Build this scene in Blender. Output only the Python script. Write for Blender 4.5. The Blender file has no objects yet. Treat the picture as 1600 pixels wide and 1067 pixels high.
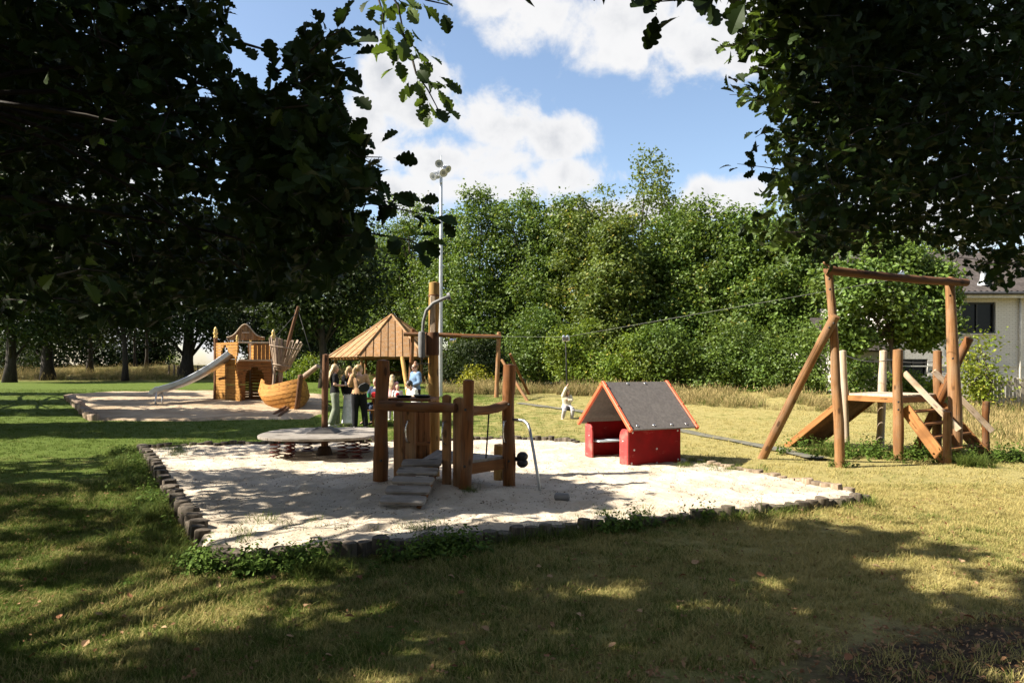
import bpy, bmesh, math, random
import numpy as np
from mathutils import Vector, Matrix, Quaternion

random.seed(7)
RNG = np.random.default_rng(11)
scene = bpy.context.scene
COL = scene.collection
PI = math.pi

# ------------------------------------------------------------------ camera, light, sky, exposure
F, CH, HZ = 1067.0, 1.6, 575.0          # focal length in photo pixels, eye height, horizon row
cam_d = bpy.data.cameras.new('camera'); cam = bpy.data.objects.new('camera', cam_d); COL.objects.link(cam)
cam_d.sensor_width = 36.0; cam_d.lens = 24.0
cam_d.shift_y = (HZ - 533.5) / 1600.0
cam_d.clip_start = 0.05; cam_d.clip_end = 3000
cam.location = (0, 0, CH); cam.rotation_euler = (PI/2, 0, 0)
scene.camera = cam
scene.view_settings.view_transform = 'Standard'; scene.view_settings.look = 'None'
scene.view_settings.gamma = 1.0; scene.view_settings.use_curve_mapping = False
scene.view_settings.exposure = 1.5

SUN_EL = math.radians(41.5)
_h = Vector((-0.988, -0.155, 0)).normalized()
SUN = Vector((_h.x*math.cos(SUN_EL), _h.y*math.cos(SUN_EL), math.sin(SUN_EL)))
sun_d = bpy.data.lights.new('sun', 'SUN'); sun_o = bpy.data.objects.new('sun', sun_d); COL.objects.link(sun_o)
sun_d.energy = 5.0; sun_d.angle = math.radians(0.5); sun_d.color = (1.0, 0.93, 0.80)
sun_o.rotation_euler = SUN.to_track_quat('Z', 'Y').to_euler(); sun_o.location = (-30, -8, 30)

world = bpy.data.worlds.new('World'); scene.world = world; world.use_nodes = True
def build_world():
    nt = world.node_tree; nt.nodes.clear()
    N = nt.nodes.new; L = nt.links.new
    def val(x):
        return x
    def setin(sock, v):
        if hasattr(v, 'is_output') or isinstance(v, bpy.types.NodeSocket): L(v, sock)
        else: sock.default_value = v
    def m(op, a, b=0.0, c=0.0, clamp=False):
        n = N('ShaderNodeMath'); n.operation = op; n.use_clamp = clamp
        setin(n.inputs[0], a); setin(n.inputs[1], b); setin(n.inputs[2], c)
        return n.outputs[0]
    def vm(op, a, b):
        n = N('ShaderNodeVectorMath'); n.operation = op
        setin(n.inputs[0], a); setin(n.inputs[1], b)
        return n.outputs['Value'] if op in ('LENGTH', 'DOT_PRODUCT') else n.outputs[0]
    def noise(vec, scale, detail, rough=0.55, dist=0.0):
        n = N('ShaderNodeTexNoise'); L(vec, n.inputs['Vector'])
        n.inputs['Scale'].default_value = scale; n.inputs['Detail'].default_value = detail
        n.inputs['Roughness'].default_value = rough; n.inputs['Distortion'].default_value = dist
        return n.outputs['Fac']
    def smooth(x, lo, hi):
        n = N('ShaderNodeMapRange'); n.interpolation_type = 'SMOOTHSTEP'
        setin(n.inputs['Value'], x); n.inputs['From Min'].default_value = lo; n.inputs['From Max'].default_value = hi
        return n.outputs['Result']
    def mix(f, a, b):
        n = N('ShaderNodeMix'); n.data_type = 'RGBA'
        setin(n.inputs[0], f); setin(n.inputs[6], a); setin(n.inputs[7], b)
        return n.outputs[2]
    tc = N('ShaderNodeTexCoord'); d = tc.outputs['Generated']
    sky = N('ShaderNodeTexSky'); sky.sky_type = 'NISHITA'; sky.sun_disc = False
    sky.sun_elevation = SUN_EL; sky.sun_rotation = math.atan2(SUN.x, SUN.y)
    sky.air_density = 1.0; sky.dust_density = 1.0; sky.ozone_density = 2.2
    # cumulus: soft lumps of cloud at their compass places, broken up by noise
    blobs = [(650,160,95,95),(600,115,50,60),(770,195,110,65),(865,212,75,42),(700,245,170,55),(575,200,55,80),
             (850,20,110,75),(980,45,150,80),(1090,80,90,60),(790,-20,90,60),(1180,40,120,90),
             (885,278,85,32),(1125,310,95,34),(760,295,120,34),(615,295,80,40),(1000,330,160,30),
             (330,500,330,70),(1480,320,260,80),(60,250,200,110),(1500,60,160,90)]
    dens = None
    for (px, py, rx, ry) in blobs:
        c = Vector(((px-800)/F, 1.0, (HZ-py)/F)); k = 1.0/c.length; c.normalize()
        s = vm('SUBTRACT', d, (c.x, c.y, c.z))
        s = vm('MULTIPLY', s, (F/rx/k, F/rx/k*0.6, F/ry/k))
        b = m('SUBTRACT', 1.0, vm('LENGTH', s, (0,0,0)))
        dens = b if dens is None else m('MAXIMUM', dens, b)
    dens = m('MAXIMUM', dens, -0.9)
    # the rest of the sky: scattered cloud of the same kind
    dz = N('ShaderNodeSeparateXYZ'); L(d, dz.inputs[0])
    away = smooth(dz.outputs['Y'], 0.72, 0.45)
    gen = m('MULTIPLY', m('SUBTRACT', noise(d, 2.3, 2), 0.53), 4.0)
    dens = m('ADD', m('MULTIPLY', dens, m('SUBTRACT', 1.0, away)), m('MULTIPLY', gen, away))
    fb = noise(d, 9.0, 9, 0.60, 0.25)
    fine = noise(d, 26.0, 6, 0.6)
    tot = m('ADD', dens, m('MULTIPLY', m('SUBTRACT', fb, 0.5), 2.6))
    tot = m('ADD', tot, m('MULTIPLY', m('SUBTRACT', fine, 0.5), 0.6))
    cov = smooth(tot, -0.02, 0.55)
    cov = m('MULTIPLY', cov, smooth(dz.outputs['Z'], -0.02, 0.02))
    sh = smooth(m('ADD', noise(d, 6.0, 5, 0.55), m('MULTIPLY', m('SUBTRACT', fine, 0.5), 0.35)), 0.38, 0.66)
    thick = smooth(tot, 0.3, 1.3)
    grey = m('MULTIPLY', m('MULTIPLY', sh, thick), 0.85)
    cloud = mix(grey, (3.7, 3.7, 3.74, 1), (2.2, 2.32, 2.55, 1))
    skyc = vm('MULTIPLY', sky.outputs[0], (1.04, 0.97, 0.90))
    col = mix(cov, skyc, cloud)
    bg = N('ShaderNodeBackground'); L(col, bg.inputs[0]); bg.inputs[1].default_value = 0.09
    out = N('ShaderNodeOutputWorld'); L(bg.outputs[0], out.inputs[0])
build_world()

# ------------------------------------------------------------------ places
def ss(a, b, x):
    t = np.clip((np.asarray(x, float)-a)/(b-a), 0, 1); return t*t*(3-2*t)
def hash2(ix, iy, s):
    h = (ix.astype(np.int64)*374761393 + iy.astype(np.int64)*668265263 + s*974711) & 0x7fffffff
    h = ((h ^ (h >> 13))*1274126177) & 0x7fffffff
    return ((h ^ (h >> 16)) & 0xffff)/65535.0
def vnoise(x, y, s=0):
    x = np.asarray(x, float); y = np.asarray(y, float)
    ix = np.floor(x); iy = np.floor(y); fx = x-ix; fy = y-iy
    fx = fx*fx*(3-2*fx); fy = fy*fy*(3-2*fy)
    a = hash2(ix, iy, s); b = hash2(ix+1, iy, s); c = hash2(ix, iy+1, s); d = hash2(ix+1, iy+1, s)
    return (a*(1-fx)+b*fx)*(1-fy)+(c*(1-fx)+d*fx)*fy
def fbm(x, y, s=0, o=4):
    v = 0; a = 0.5
    for k in range(o):
        v = v + a*vnoise(np.asarray(x)*2**k, np.asarray(y)*2**k, s+k*17); a *= 0.5
    return v
TY = [-600, 18, 21, 24, 27, 30, 48, 58, 70, 120, 900]
TZ = [0, 0, 0.07, 0.24, 0.46, 0.53, 0.66, 1.15, 1.9, 2.2, 2.4]
def terr(x, y):
    return np.interp(y, TY, TZ)
def tz(x, y): return float(terr(x, y))
def gp(px, py, z=None):
    """point of the ground seen at a photo pixel (z: height above the flat ground)"""
    ys = np.linspace(2.5, 110, 8000)
    if z is not None:
        Y = (CH-z)*F/(py-HZ)
        return Vector(((px-800)/F*Y, Y, z))
    line = CH-(py-HZ)/F*ys
    k = int(np.argmax(line < terr(0, ys)))
    Y = ys[k]; return Vector(((px-800)/F*Y, Y, tz(0, Y)))
def at(px, py, Y): return Vector(((px-800)/F*Y, Y, CH-(py-HZ)/F*Y))
def wx(px, Y): return (px-800)/F*Y
def inpoly(x, y, poly):
    x = np.asarray(x, float); y = np.asarray(y, float); r = np.zeros(x.shape, bool)
    n = len(poly); j = n-1
    for i in range(n):
        xi, yi = poly[i]; xj, yj = poly[j]
        c = ((yi > y) != (yj > y)) & (x < (xj-xi)*(y-yi)/((yj-yi) or 1e-9)+xi)
        r ^= c; j = i
    return r
def distpoly(x, y, poly, closed=True):
    x = np.asarray(x, float); y = np.asarray(y, float); d = np.full(x.shape, 1e9)
    n = len(poly)
    for i in range(n if closed else n-1):
        ax, ay = poly[i]; bx, by = poly[(i+1) % n]
        ux, uy = bx-ax, by-ay; L2 = ux*ux+uy*uy or 1e-9
        t = np.clip(((x-ax)*ux+(y-ay)*uy)/L2, 0, 1)
        d = np.minimum(d, np.hypot(x-ax-t*ux, y-ay-t*uy))
    return d

# ------------------------------------------------------------------ object helpers
def tag(o, label=None, cat=None, group=None, kind=None):
    if label: o['label'] = label
    if cat: o['category'] = cat
    if group: o['group'] = group
    if kind: o['kind'] = kind
    return o
def thing(name, label, cat, loc=(0,0,0), rz=0.0, group=None):
    o = bpy.data.objects.new(name, None); COL.objects.link(o)
    o.location = loc; o.rotation_euler = (0, 0, rz); o.empty_display_size = 0.2
    return tag(o, label, cat, group)
def wmat(o):
    M = Matrix.LocRotScale(o.location, o.rotation_euler if o.rotation_mode != 'QUATERNION' else o.rotation_quaternion, o.scale)
    return wmat(o.parent) @ M if o.parent else M
def link(o, parent=None, world=None):
    COL.objects.link(o)
    if parent is not None:
        o.parent = parent
        M = world if world is not None else Matrix()
        o.matrix_basis = wmat(parent).inverted() @ M if world is not None else Matrix()
    elif world is not None:
        o.matrix_basis = world
    return o
def set_smooth(me, on=True):
    me.polygons.foreach_set('use_smooth', np.full(len(me.polygons), on))
class MB:
    """collects simple solids into one mesh"""
    def __init__(s): s.v = []; s.f = []; s.mi = []; s.cur = 0
    def add(s, vs, fs):
        o = len(s.v); s.v.extend([tuple(v) for v in vs]); s.f.extend([tuple(i+o for i in f) for f in fs])
        s.mi.extend([s.cur]*len(fs)); return s
    def box(s, c, size, M=None):
        hx, hy, hz = size[0]/2, size[1]/2, size[2]/2
        vs = [Vector((x, y, z)) for z in (-hz, hz) for y in (-hy, hy) for x in (-hx, hx)]
        M = (Matrix.Translation(c) @ M) if M is not None else Matrix.Translation(c)
        vs = [M @ v for v in vs]
        return s.add(vs, [(0,2,3,1),(4,5,7,6),(0,1,5,4),(2,6,7,3),(0,4,6,2),(1,3,7,5)])
    def bar(s, a, b, w, h, up=(0,0,1)):
        a = Vector(a); b = Vector(b); d = (b-a); L = d.length; d.normalize()
        x = d.cross(Vector(up)); x = x.normalized() if x.length > 1e-4 else Vector((1,0,0)); u = x.cross(d)
        vs = [a+d*t*L+x*i*w/2+u*j*h/2 for t in (0,1) for j in (-1,1) for i in (-1,1)]
        return s.add(vs, [(0,1,3,2),(4,6,7,5),(0,4,5,1),(2,3,7,6),(0,2,6,4),(1,5,7,3)])
    def prism(s, poly, a, b, ex, ey, ez, o=(0,0,0)):
        """2-D outline in (ex,ey), from a to b along ez"""
        o = Vector(o); ex = Vector(ex); ey = Vector(ey); ez = Vector(ez); n = len(poly)
        vs = [o+ex*p[0]+ey*p[1]+ez*a for p in poly]+[o+ex*p[0]+ey*p[1]+ez*b for p in poly]
        fs = [tuple(range(n))[::-1], tuple(range(n, 2*n))]+[(i, (i+1) % n, (i+1) % n+n, i+n) for i in range(n)]
        return s.add(vs, fs)
    def tube(s, pts, rad, n=10, ry=None, xax=None, cap=0.35):
        pts = [Vector(p) for p in pts]; m = len(pts)
        if not hasattr(rad, '__len__'): rad = [rad]*m
        if ry is None: ry = rad
        vs = []; fs = []; px = None
        for i in range(m):
            t = (pts[min(i+1, m-1)]-pts[max(i-1, 0)]).normalized()
            ref = Vector(xax) if xax is not None else (px if px is not None else (Vector((1,0,0)) if abs(t.x) < 0.9 else Vector((0,1,0))))
            x = (ref-t*ref.dot(t)).normalized(); y = t.cross(x); px = x
            for k in range(n):
                a = 2*PI*k/n; vs.append(pts[i]+x*math.cos(a)*rad[i]+y*math.sin(a)*ry[i])
        for i in range(m-1):
            for k in range(n):
                fs.append((i*n+k, i*n+(k+1) % n, (i+1)*n+(k+1) % n, (i+1)*n+k))
        t0 = (pts[1]-pts[0]).normalized(); t1 = (pts[-1]-pts[-2]).normalized()
        vs.append(pts[0]-t0*rad[0]*cap); vs.append(pts[-1]+t1*rad[-1]*cap); a = len(vs)-2
        for k in range(n):
            fs.append((a, (k+1) % n, k)); fs.append((a+1, (m-1)*n+k, (m-1)*n+(k+1) % n))
        return s.add(vs, fs)
    def ball(s, c, r, n=12, m=8, M=None):
        if not hasattr(r, '__len__'): r = (r, r, r)
        c = Vector(c); vs = [Vector((0,0,r[2]))]; fs = []
        for i in range(1, m):
            th = PI*i/m
            for k in range(n):
                a = 2*PI*k/n; vs.append(Vector((r[0]*math.sin(th)*math.cos(a), r[1]*math.sin(th)*math.sin(a), r[2]*math.cos(th))))
        vs.append(Vector((0,0,-r[2])))
        for k in range(n): fs.append((0, 1+k, 1+(k+1) % n))
        for i in range(m-2):
            for k in range(n):
                fs.append((1+i*n+k, 1+(i+1)*n+k, 1+(i+1)*n+(k+1) % n, 1+i*n+(k+1) % n))
        e = len(vs)-1
        for k in range(n): fs.append((e, 1+(m-2)*n+(k+1) % n, 1+(m-2)*n+k))
        if M is not None: vs = [M @ v for v in vs]
        return s.add([c+v for v in vs], fs)
    def lathe(s, prof, n=14, M=None):
        vs = []; fs = []; m = len(prof)
        for r, z in prof:
            for k in range(n): vs.append(Vector((r*math.cos(2*PI*k/n), r*math.sin(2*PI*k/n), z)))
        for i in range(m-1):
            for k in range(n): fs.append((i*n+k, i*n+(k+1) % n, (i+1)*n+(k+1) % n, (i+1)*n+k))
        fs.append(tuple(range(n))[::-1]); fs.append(tuple(range((m-1)*n, m*n)))
        if M is not None: vs = [M @ v for v in vs]
        return s.add(vs, fs)
    def mesh(s, name, mats, smooth=False):
        me = bpy.data.meshes.new(name); me.from_pydata([tuple(v) for v in s.v], [], s.f); 
        for mt in (mats if isinstance(mats, (list, tuple)) else [mats]): me.materials.append(mt)
        if len(set(s.mi)) > 1: me.polygons.foreach_set('material_index', s.mi)
        if smooth: set_smooth(me)
        me.update(); return me
    def build(s, name, mats, parent=None, smooth=False, bev=0.0, auto=None, world=None):
        """vertices are in the parent's own frame unless a world matrix is given"""
        me = s.mesh(name, mats, smooth or auto is not None)
        o = bpy.data.objects.new(name, me); link(o, parent, world)
        if auto is not None: me.set_sharp_from_angle(angle=math.radians(auto))
        if bev:
            b = o.modifiers.new('bevel', 'BEVEL'); b.width = bev; b.segments = 1; b.limit_method = 'ANGLE'; b.angle_limit = math.radians(40)
        return o
def np_mesh(name, V, Fc, mat, tone=None, smooth=False):
    me = bpy.data.meshes.new(name); V = np.ascontiguousarray(V, np.float32); Fc = np.ascontiguousarray(Fc, np.int32)
    nf, k = Fc.shape
    me.vertices.add(len(V)); me.vertices.foreach_set('co', V.ravel())
    me.loops.add(nf*k); me.loops.foreach_set('vertex_index', Fc.ravel())
    me.polygons.add(nf); me.polygons.foreach_set('loop_start', np.arange(0, nf*k, k, dtype=np.int32))
    try: me.polygons.foreach_set('loop_total', np.full(nf, k, np.int32))
    except Exception: pass
    me.polygons.foreach_set('use_smooth', np.full(nf, smooth))
    if tone is not None:
        a = me.attributes.new('tone', 'FLOAT', 'POINT'); a.data.foreach_set('value', np.ascontiguousarray(tone, np.float32))
    me.materials.append(mat); me.update(calc_edges=True); return me
def frames(n, a):
    """rotation matrices: columns x = a made square to n, y, z = n"""
    n = n/np.maximum(np.linalg.norm(n, axis=1, keepdims=True), 1e-9)
    a = a-n*np.sum(a*n, axis=1, keepdims=True); a = a/np.maximum(np.linalg.norm(a, axis=1, keepdims=True), 1e-9)
    return np.stack([a, np.cross(n, a), n], axis=2)
def stamp(tv, tf, pos, R, scl, tone):
    N = len(pos); nv = len(tv)
    V = np.einsum('nij,vj->nvi', R, tv)*scl[:, None, None]+pos[:, None, :]
    Fc = (tf[None]+(np.arange(N)*nv)[:, None, None]).reshape(-1, tf.shape[1])
    return V.reshape(-1, 3), Fc, np.repeat(tone, nv)
def rnd(n, k=3): return RNG.normal(size=(n, k))
def unit(v): return v/np.maximum(np.linalg.norm(v, axis=1, keepdims=True), 1e-9)

# ------------------------------------------------------------------ materials
MATS = {}
def material(name):
    m = bpy.data.materials.new(name); m.use_nodes = True
    nt = m.node_tree; b = nt.nodes['Principled BSDF']; MATS[name] = m
    return m, nt, b
def ninp(nt, sock, v):
    if isinstance(v, bpy.types.NodeSocket): nt.links.new(v, sock)
    else: sock.default_value = v
def c4(c): return (c[0], c[1], c[2], 1.0)
def n_noise(nt, vec, scale, detail=3, rough=0.55):
    n = nt.nodes.new('ShaderNodeTexNoise'); nt.links.new(vec, n.inputs['Vector'])
    n.inputs['Scale'].default_value = scale; n.inputs['Detail'].default_value = detail; n.inputs['Roughness'].default_value = rough
    return n.outputs['Fac']
def n_map(nt, vec, sc, rot=(0,0,0), loc=(0,0,0)):
    n = nt.nodes.new('ShaderNodeMapping'); nt.links.new(vec, n.inputs['Vector'])
    n.inputs['Scale'].default_value = sc; n.inputs['Rotation'].default_value = rot; n.inputs['Location'].default_value = loc
    return n.outputs[0]
def n_ramp(nt, x, lo, hi):
    n = nt.nodes.new('ShaderNodeMapRange'); n.interpolation_type = 'SMOOTHSTEP'
    ninp(nt, n.inputs['Value'], x); n.inputs['From Min'].default_value = lo; n.inputs['From Max'].default_value = hi
    return n.outputs['Result']
def n_mix(nt, f, a, b):
    n = nt.nodes.new('ShaderNodeMix'); n.data_type = 'RGBA'
    ninp(nt, n.inputs[0], f); ninp(nt, n.inputs[6], a); ninp(nt, n.inputs[7], b)
    return n.outputs[2]
def n_math(nt, op, a, b=0.0, clamp=False):
    n = nt.nodes.new('ShaderNodeMath'); n.operation = op; n.use_clamp = clamp
    ninp(nt, n.inputs[0], a); ninp(nt, n.inputs[1], b); return n.outputs[0]
def n_bump(nt, h, strength, dist=0.01):
    n = nt.nodes.new('ShaderNodeBump'); n.inputs['Strength'].default_value = strength; n.inputs['Distance'].default_value = dist
    ninp(nt, n.inputs['Height'], h); return n.outputs[0]
def n_attr(nt, name, kind='GEOMETRY'):
    n = nt.nodes.new('ShaderNodeAttribute'); n.attribute_type = kind; n.attribute_name = name; return n
def objcoord(nt): return nt.nodes.new('ShaderNodeTexCoord').outputs['Object']
def poscoord(nt): return nt.nodes.new('ShaderNodeNewGeometry').outputs['Position']
def wood(name, c1, c2, grain=(26, 26, 1.6), rough=0.75, bump=0.5, weather=None, wz=0.5):
    m, nt, b = material(name); tc = objcoord(nt)
    oi = nt.nodes.new('ShaderNodeObjectInfo')
    add = nt.nodes.new('ShaderNodeVectorMath'); add.operation = 'ADD'; nt.links.new(tc, add.inputs[0])
    comb = nt.nodes.new('ShaderNodeCombineXYZ'); 
    r = n_math(nt, 'MULTIPLY', oi.outputs['Random'], 19.0)
    for i in range(3): nt.links.new(r, comb.inputs[i])
    nt.links.new(comb.outputs[0], add.inputs[1]); v = add.outputs[0]
    g = n_noise(nt, n_map(nt, v, grain), 1.0, 5, 0.65)
    big = n_noise(nt, n_map(nt, v, (3, 3, 1.3)), 1.0, 3)
    col = n_mix(nt, n_ramp(nt, g, 0.32, 0.68), c4(c1), c4(c2))
    dark = tuple(x*0.45 for x in c1)
    col = n_mix(nt, n_math(nt, 'MULTIPLY', n_ramp(nt, big, 0.52, 0.75), 0.6), col, c4(dark))
    crack = n_noise(nt, n_map(nt, v, (grain[0]*2.2, grain[1]*2.2, grain[2]*0.5)), 1.0, 2)
    cr = n_ramp(nt, crack, 0.62, 0.69)
    col = n_mix(nt, n_math(nt, 'MULTIPLY', cr, 0.75), col, c4(tuple(x*0.2 for x in c1)))
    if weather:
        w = n_noise(nt, n_map(nt, v, (5, 5, 2.5)), 1.0, 4)
        col = n_mix(nt, n_math(nt, 'MULTIPLY', n_ramp(nt, w, 0.42, 0.66), wz), col, c4(weather))
    vo = nt.nodes.new('ShaderNodeTexVoronoi'); nt.links.new(n_map(nt, v, tuple(5.5 if q > 5 else 2.2 for q in grain)), vo.inputs['Vector']); vo.inputs['Scale'].default_value = 1.0
    kn = n_ramp(nt, vo.outputs['Distance'], 0.17, 0.09)
    col = n_mix(nt, n_math(nt, 'MULTIPLY', kn, 0.8), col, c4(tuple(x*0.22 for x in c1)))
    hv = nt.nodes.new('ShaderNodeHueSaturation'); nt.links.new(col, hv.inputs['Color'])
    nt.links.new(n_math(nt, 'ADD', n_math(nt, 'MULTIPLY', oi.outputs['Random'], 0.35), 0.82), hv.inputs['Value'])
    nt.links.new(hv.outputs[0], b.inputs['Base Color']); b.inputs['Roughness'].default_value = rough
    b.inputs['Specular IOR Level'].default_value = 0.25
    h = n_math(nt, 'SUBTRACT', n_math(nt, 'MULTIPLY', g, 0.6), cr)
    nt.links.new(n_bump(nt, h, bump, 0.006), b.inputs['Normal'])
    return m
def plain(name, c, rough=0.6, metal=0.0, var=0.18, scale=9.0, bump=0.0, spec=0.4, c2=None, dirt=None, scuff=None):
    m, nt, b = material(name); tc = objcoord(nt)
    n = n_noise(nt, tc, scale, 5)
    col = n_mix(nt, n_ramp(nt, n, 0.3, 0.7), c4(tuple(x*(1-var) for x in c)), c4(c2 if c2 else tuple(min(1, x*(1+var)) for x in c)))
    if dirt:
        d = n_noise(nt, tc, scale*0.4, 6, 0.7)
        col = n_mix(nt, n_math(nt, 'MULTIPLY', n_ramp(nt, d, 0.5, 0.72), 0.7), col, c4(dirt))
    if scuff:
        sc1 = n_noise(nt, n_map(nt, tc, (2.5, 2.5, 9)), 1.0, 8, 0.75); sc2 = n_noise(nt, n_map(nt, tc, (14, 14, 30), (0.3, 0.2, 0.5)), 1.0, 4, 0.7)
        col = n_mix(nt, n_math(nt, 'MULTIPLY', n_ramp(nt, sc1, 0.58, 0.68), n_ramp(nt, sc2, 0.45, 0.62)), col, c4(scuff))
    nt.links.new(col, b.inputs['Base Color'])
    nt.links.new(n_math(nt, 'ADD', n_math(nt, 'MULTIPLY', n, 0.25), rough-0.12, True), b.inputs['Roughness'])
    b.inputs['Metallic'].default_value = metal; b.inputs['Specular IOR Level'].default_value = spec
    if bump: nt.links.new(n_bump(nt, n_noise(nt, tc, scale*5, 4), bump, 0.01), b.inputs['Normal'])
    return m
def leafmat(name, dark, light, trans=0.3, rough=0.5, yellow=None, spec=0.3):
    m, nt, b = material(name)
    t = n_attr(nt, 'tone').outputs['Fac']
    col = n_mix(nt, t, c4(dark), c4(light))
    if yellow: col = n_mix(nt, n_ramp(nt, t, 0.9, 1.0), col, c4(yellow))
    big = n_noise(nt, poscoord(nt), 0.7, 3)
    hs = nt.nodes.new('ShaderNodeHueSaturation'); nt.links.new(col, hs.inputs['Color'])
    nt.links.new(n_math(nt, 'ADD', n_math(nt, 'MULTIPLY', big, 0.05), 0.475), hs.inputs['Hue'])
    nt.links.new(n_math(nt, 'ADD', n_math(nt, 'MULTIPLY', big, 0.8), 0.62), hs.inputs['Value'])
    c = hs.outputs[0]
    nt.links.new(c, b.inputs['Base Color']); b.inputs['Roughness'].default_value = rough; b.inputs['Specular IOR Level'].default_value = spec
    tr = nt.nodes.new('ShaderNodeBsdfTranslucent')
    tcol = n_mix(nt, 0.55, c, c4((light[0]*1.5, light[1]*1.5, light[2]*0.8)))
    nt.links.new(tcol, tr.inputs['Color'])
    mx = nt.nodes.new('ShaderNodeMixShader'); mx.inputs[0].default_value = trans
    nt.links.new(b.outputs[0], mx.inputs[1]); nt.links.new(tr.outputs[0], mx.inputs[2])
    nt.links.new(mx.outputs[0], nt.nodes['Material Output'].inputs['Surface'])
    return m
W_BROWN = wood('stained_wood', (0.125, 0.046, 0.012), (0.22, 0.088, 0.025), weather=(0.15, 0.105, 0.07), wz=.45)
W_GOLD = wood('golden_wood', (0.38, 0.19, 0.048), (0.54, 0.30, 0.088), weather=(0.30, 0.24, 0.10), wz=0.35)
W_ORANGE = wood('orange_wood', (0.175, 0.082, 0.032), (0.285, 0.145, 0.060), weather=(0.25, 0.17, 0.105), wz=.5)
W_SHIP = wood('ship_wood', (0.34, 0.155, 0.032), (0.48, 0.24, 0.058), grain=(3, 3, 30))
W_DARK = wood('dark_wood', (0.10, 0.045, 0.02), (0.18, 0.085, 0.04))
W_GREY = wood('weathered_wood', (0.22, 0.195, 0.17), (0.35, 0.315, 0.275), grain=(1.6, 26, 26), weather=(0.17, 0.14, 0.11))
W_RAIL = wood('pale_rail_wood', (0.36, 0.25, 0.16), (0.55, 0.43, 0.31), weather=(0.42, 0.38, 0.33))
W_LOG_SHADE_DIRT = wood('border_log_wood_shade_dirt', (0.055, 0.042, 0.030), (0.15, 0.12, 0.09), weather=(0.04, 0.036, 0.026))  # dirt plus the shade on the log faces, both put into the colour
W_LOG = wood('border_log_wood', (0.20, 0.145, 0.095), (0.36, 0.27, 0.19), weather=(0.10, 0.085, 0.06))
W_ROOF = wood('roof_board_wood', (0.23, 0.12, 0.048), (0.37, 0.20, 0.085), grain=(20, 20, 1.2), weather=(0.30, 0.22, 0.15))
W_DRIFT = wood('driftwood', (0.24, 0.17, 0.12), (0.40, 0.30, 0.22))
M_STEEL = plain('galvanised_steel', (0.42, 0.43, 0.44), 0.42, 0.85, 0.12, 6)
M_CHROME = plain('stainless_steel', (0.62, 0.62, 0.62), 0.28, 1.0, 0.05, 14)
M_SLIDE = plain('slide_steel', (0.60, 0.62, 0.66), 0.38, 0.7, 0.08, 3)
M_RED = plain('red_panel', (0.22, 0.006, 0.007), 0.6, 0, 0.16, 5, 0.06, 0.12, dirt=(0.13, 0.008, 0.006), scuff=(0.34, 0.10, 0.08))
M_REDPALE = plain('pale_red_panel', (0.36, 0.04, 0.04), 0.5, 0, 0.16, 8, 0.08, 0.4, dirt=(0.50, 0.20, 0.16), scuff=(0.55, 0.30, 0.24))  # lighter red for the front returns
M_ORANGE = plain('orange_trim', (0.62, 0.13, 0.055), 0.45, 0, 0.10, 8, 0.05)
M_ROOFP = plain('roof_panel_grey', (0.125, 0.112, 0.105), 0.62, 0, 0.16, 24, 0.12, 0.3, dirt=(0.17, 0.155, 0.14), scuff=(0.23, 0.21, 0.19))
M_BENCH = plain('bench_blue', (0.52, 0.62, 0.70), 0.5, 0, 0.06, 10)
M_BLACK = plain('black_rubber', (0.014, 0.014, 0.015), 0.5, 0, 0.2, 14)
M_DKPLATE = plain('dark_skirt', (0.032, 0.028, 0.025), 0.6, 0, 0.2, 14, 0.1)
M_SPRING = plain('spring_maroon', (0.10, 0.016, 0.012), 0.4, 0.2, 0.2, 9)
M_ROPE = plain('dark_rope', (0.02, 0.019, 0.018), 0.8, 0, 0.2, 40)
M_CABLE = plain('steel_cable', (0.16, 0.165, 0.15), 0.6, 0.2, 0.05)
M_GOLD = plain('gold_paint', (0.62, 0.44, 0.16), 0.4, 0.1, 0.15, 20)
M_GREYPIPE = plain('grey_pipe', (0.15, 0.15, 0.15), 0.6, 0, 0.12, 12, 0.15)
M_LAMP = plain('floodlight_housing', (0.48, 0.49, 0.50), 0.45, 0.5, 0.1, 8)
M_GLASSL = plain('floodlight_glass', (0.16, 0.17, 0.18), 0.12, 0, 0.05, 4, spec=0.8)
M_BARK = wood('bark', (0.045, 0.035, 0.026), (0.10, 0.08, 0.06), grain=(14, 14, 2.2), bump=1.0)
M_BARKD = wood('dark_bark', (0.020, 0.015, 0.011), (0.045, 0.035, 0.026), grain=(14, 14, 2.2), bump=1.0)
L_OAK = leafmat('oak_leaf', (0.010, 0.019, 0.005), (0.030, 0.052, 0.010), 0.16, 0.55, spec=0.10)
L_OAKLIT = leafmat('oak_leaf_sunlit_tint', (0.022, 0.040, 0.008), (0.100, 0.150, 0.024), 0.30, 0.5, spec=0.2)  # brighter copy of the oak leaf: sunlight on outer leaves put into the colour
L_ROW = leafmat('row_leaf', (0.030, 0.060, 0.009), (0.150, 0.218, 0.036), 0.30, 0.5, (0.24, 0.22, 0.04))
L_ROWY = leafmat('row_leaf_yellowish', (0.045, 0.074, 0.011), (0.150, 0.190, 0.034), 0.32, 0.5, (0.32, 0.26, 0.05))
L_LOW = leafmat('low_row_leaf', (0.028, 0.056, 0.009), (0.140, 0.205, 0.034), 0.28, 0.5)
L_BUSH = leafmat('bush_leaf', (0.065, 0.11, 0.012), (0.190, 0.250, 0.030), 0.32, 0.5, (0.36, 0.32, 0.05))
L_DARK = leafmat('shade_darkened_leaf', (0.012, 0.022, 0.006), (0.040, 0.060, 0.014), 0.2, 0.55, spec=0.2)  # leaf colour darkened for the shade these trees and bushes stand in
L_YELLOW = leafmat('yellow_flower_leaf', (0.10, 0.12, 0.012), (0.38, 0.36, 0.03), 0.3, 0.5)
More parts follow.
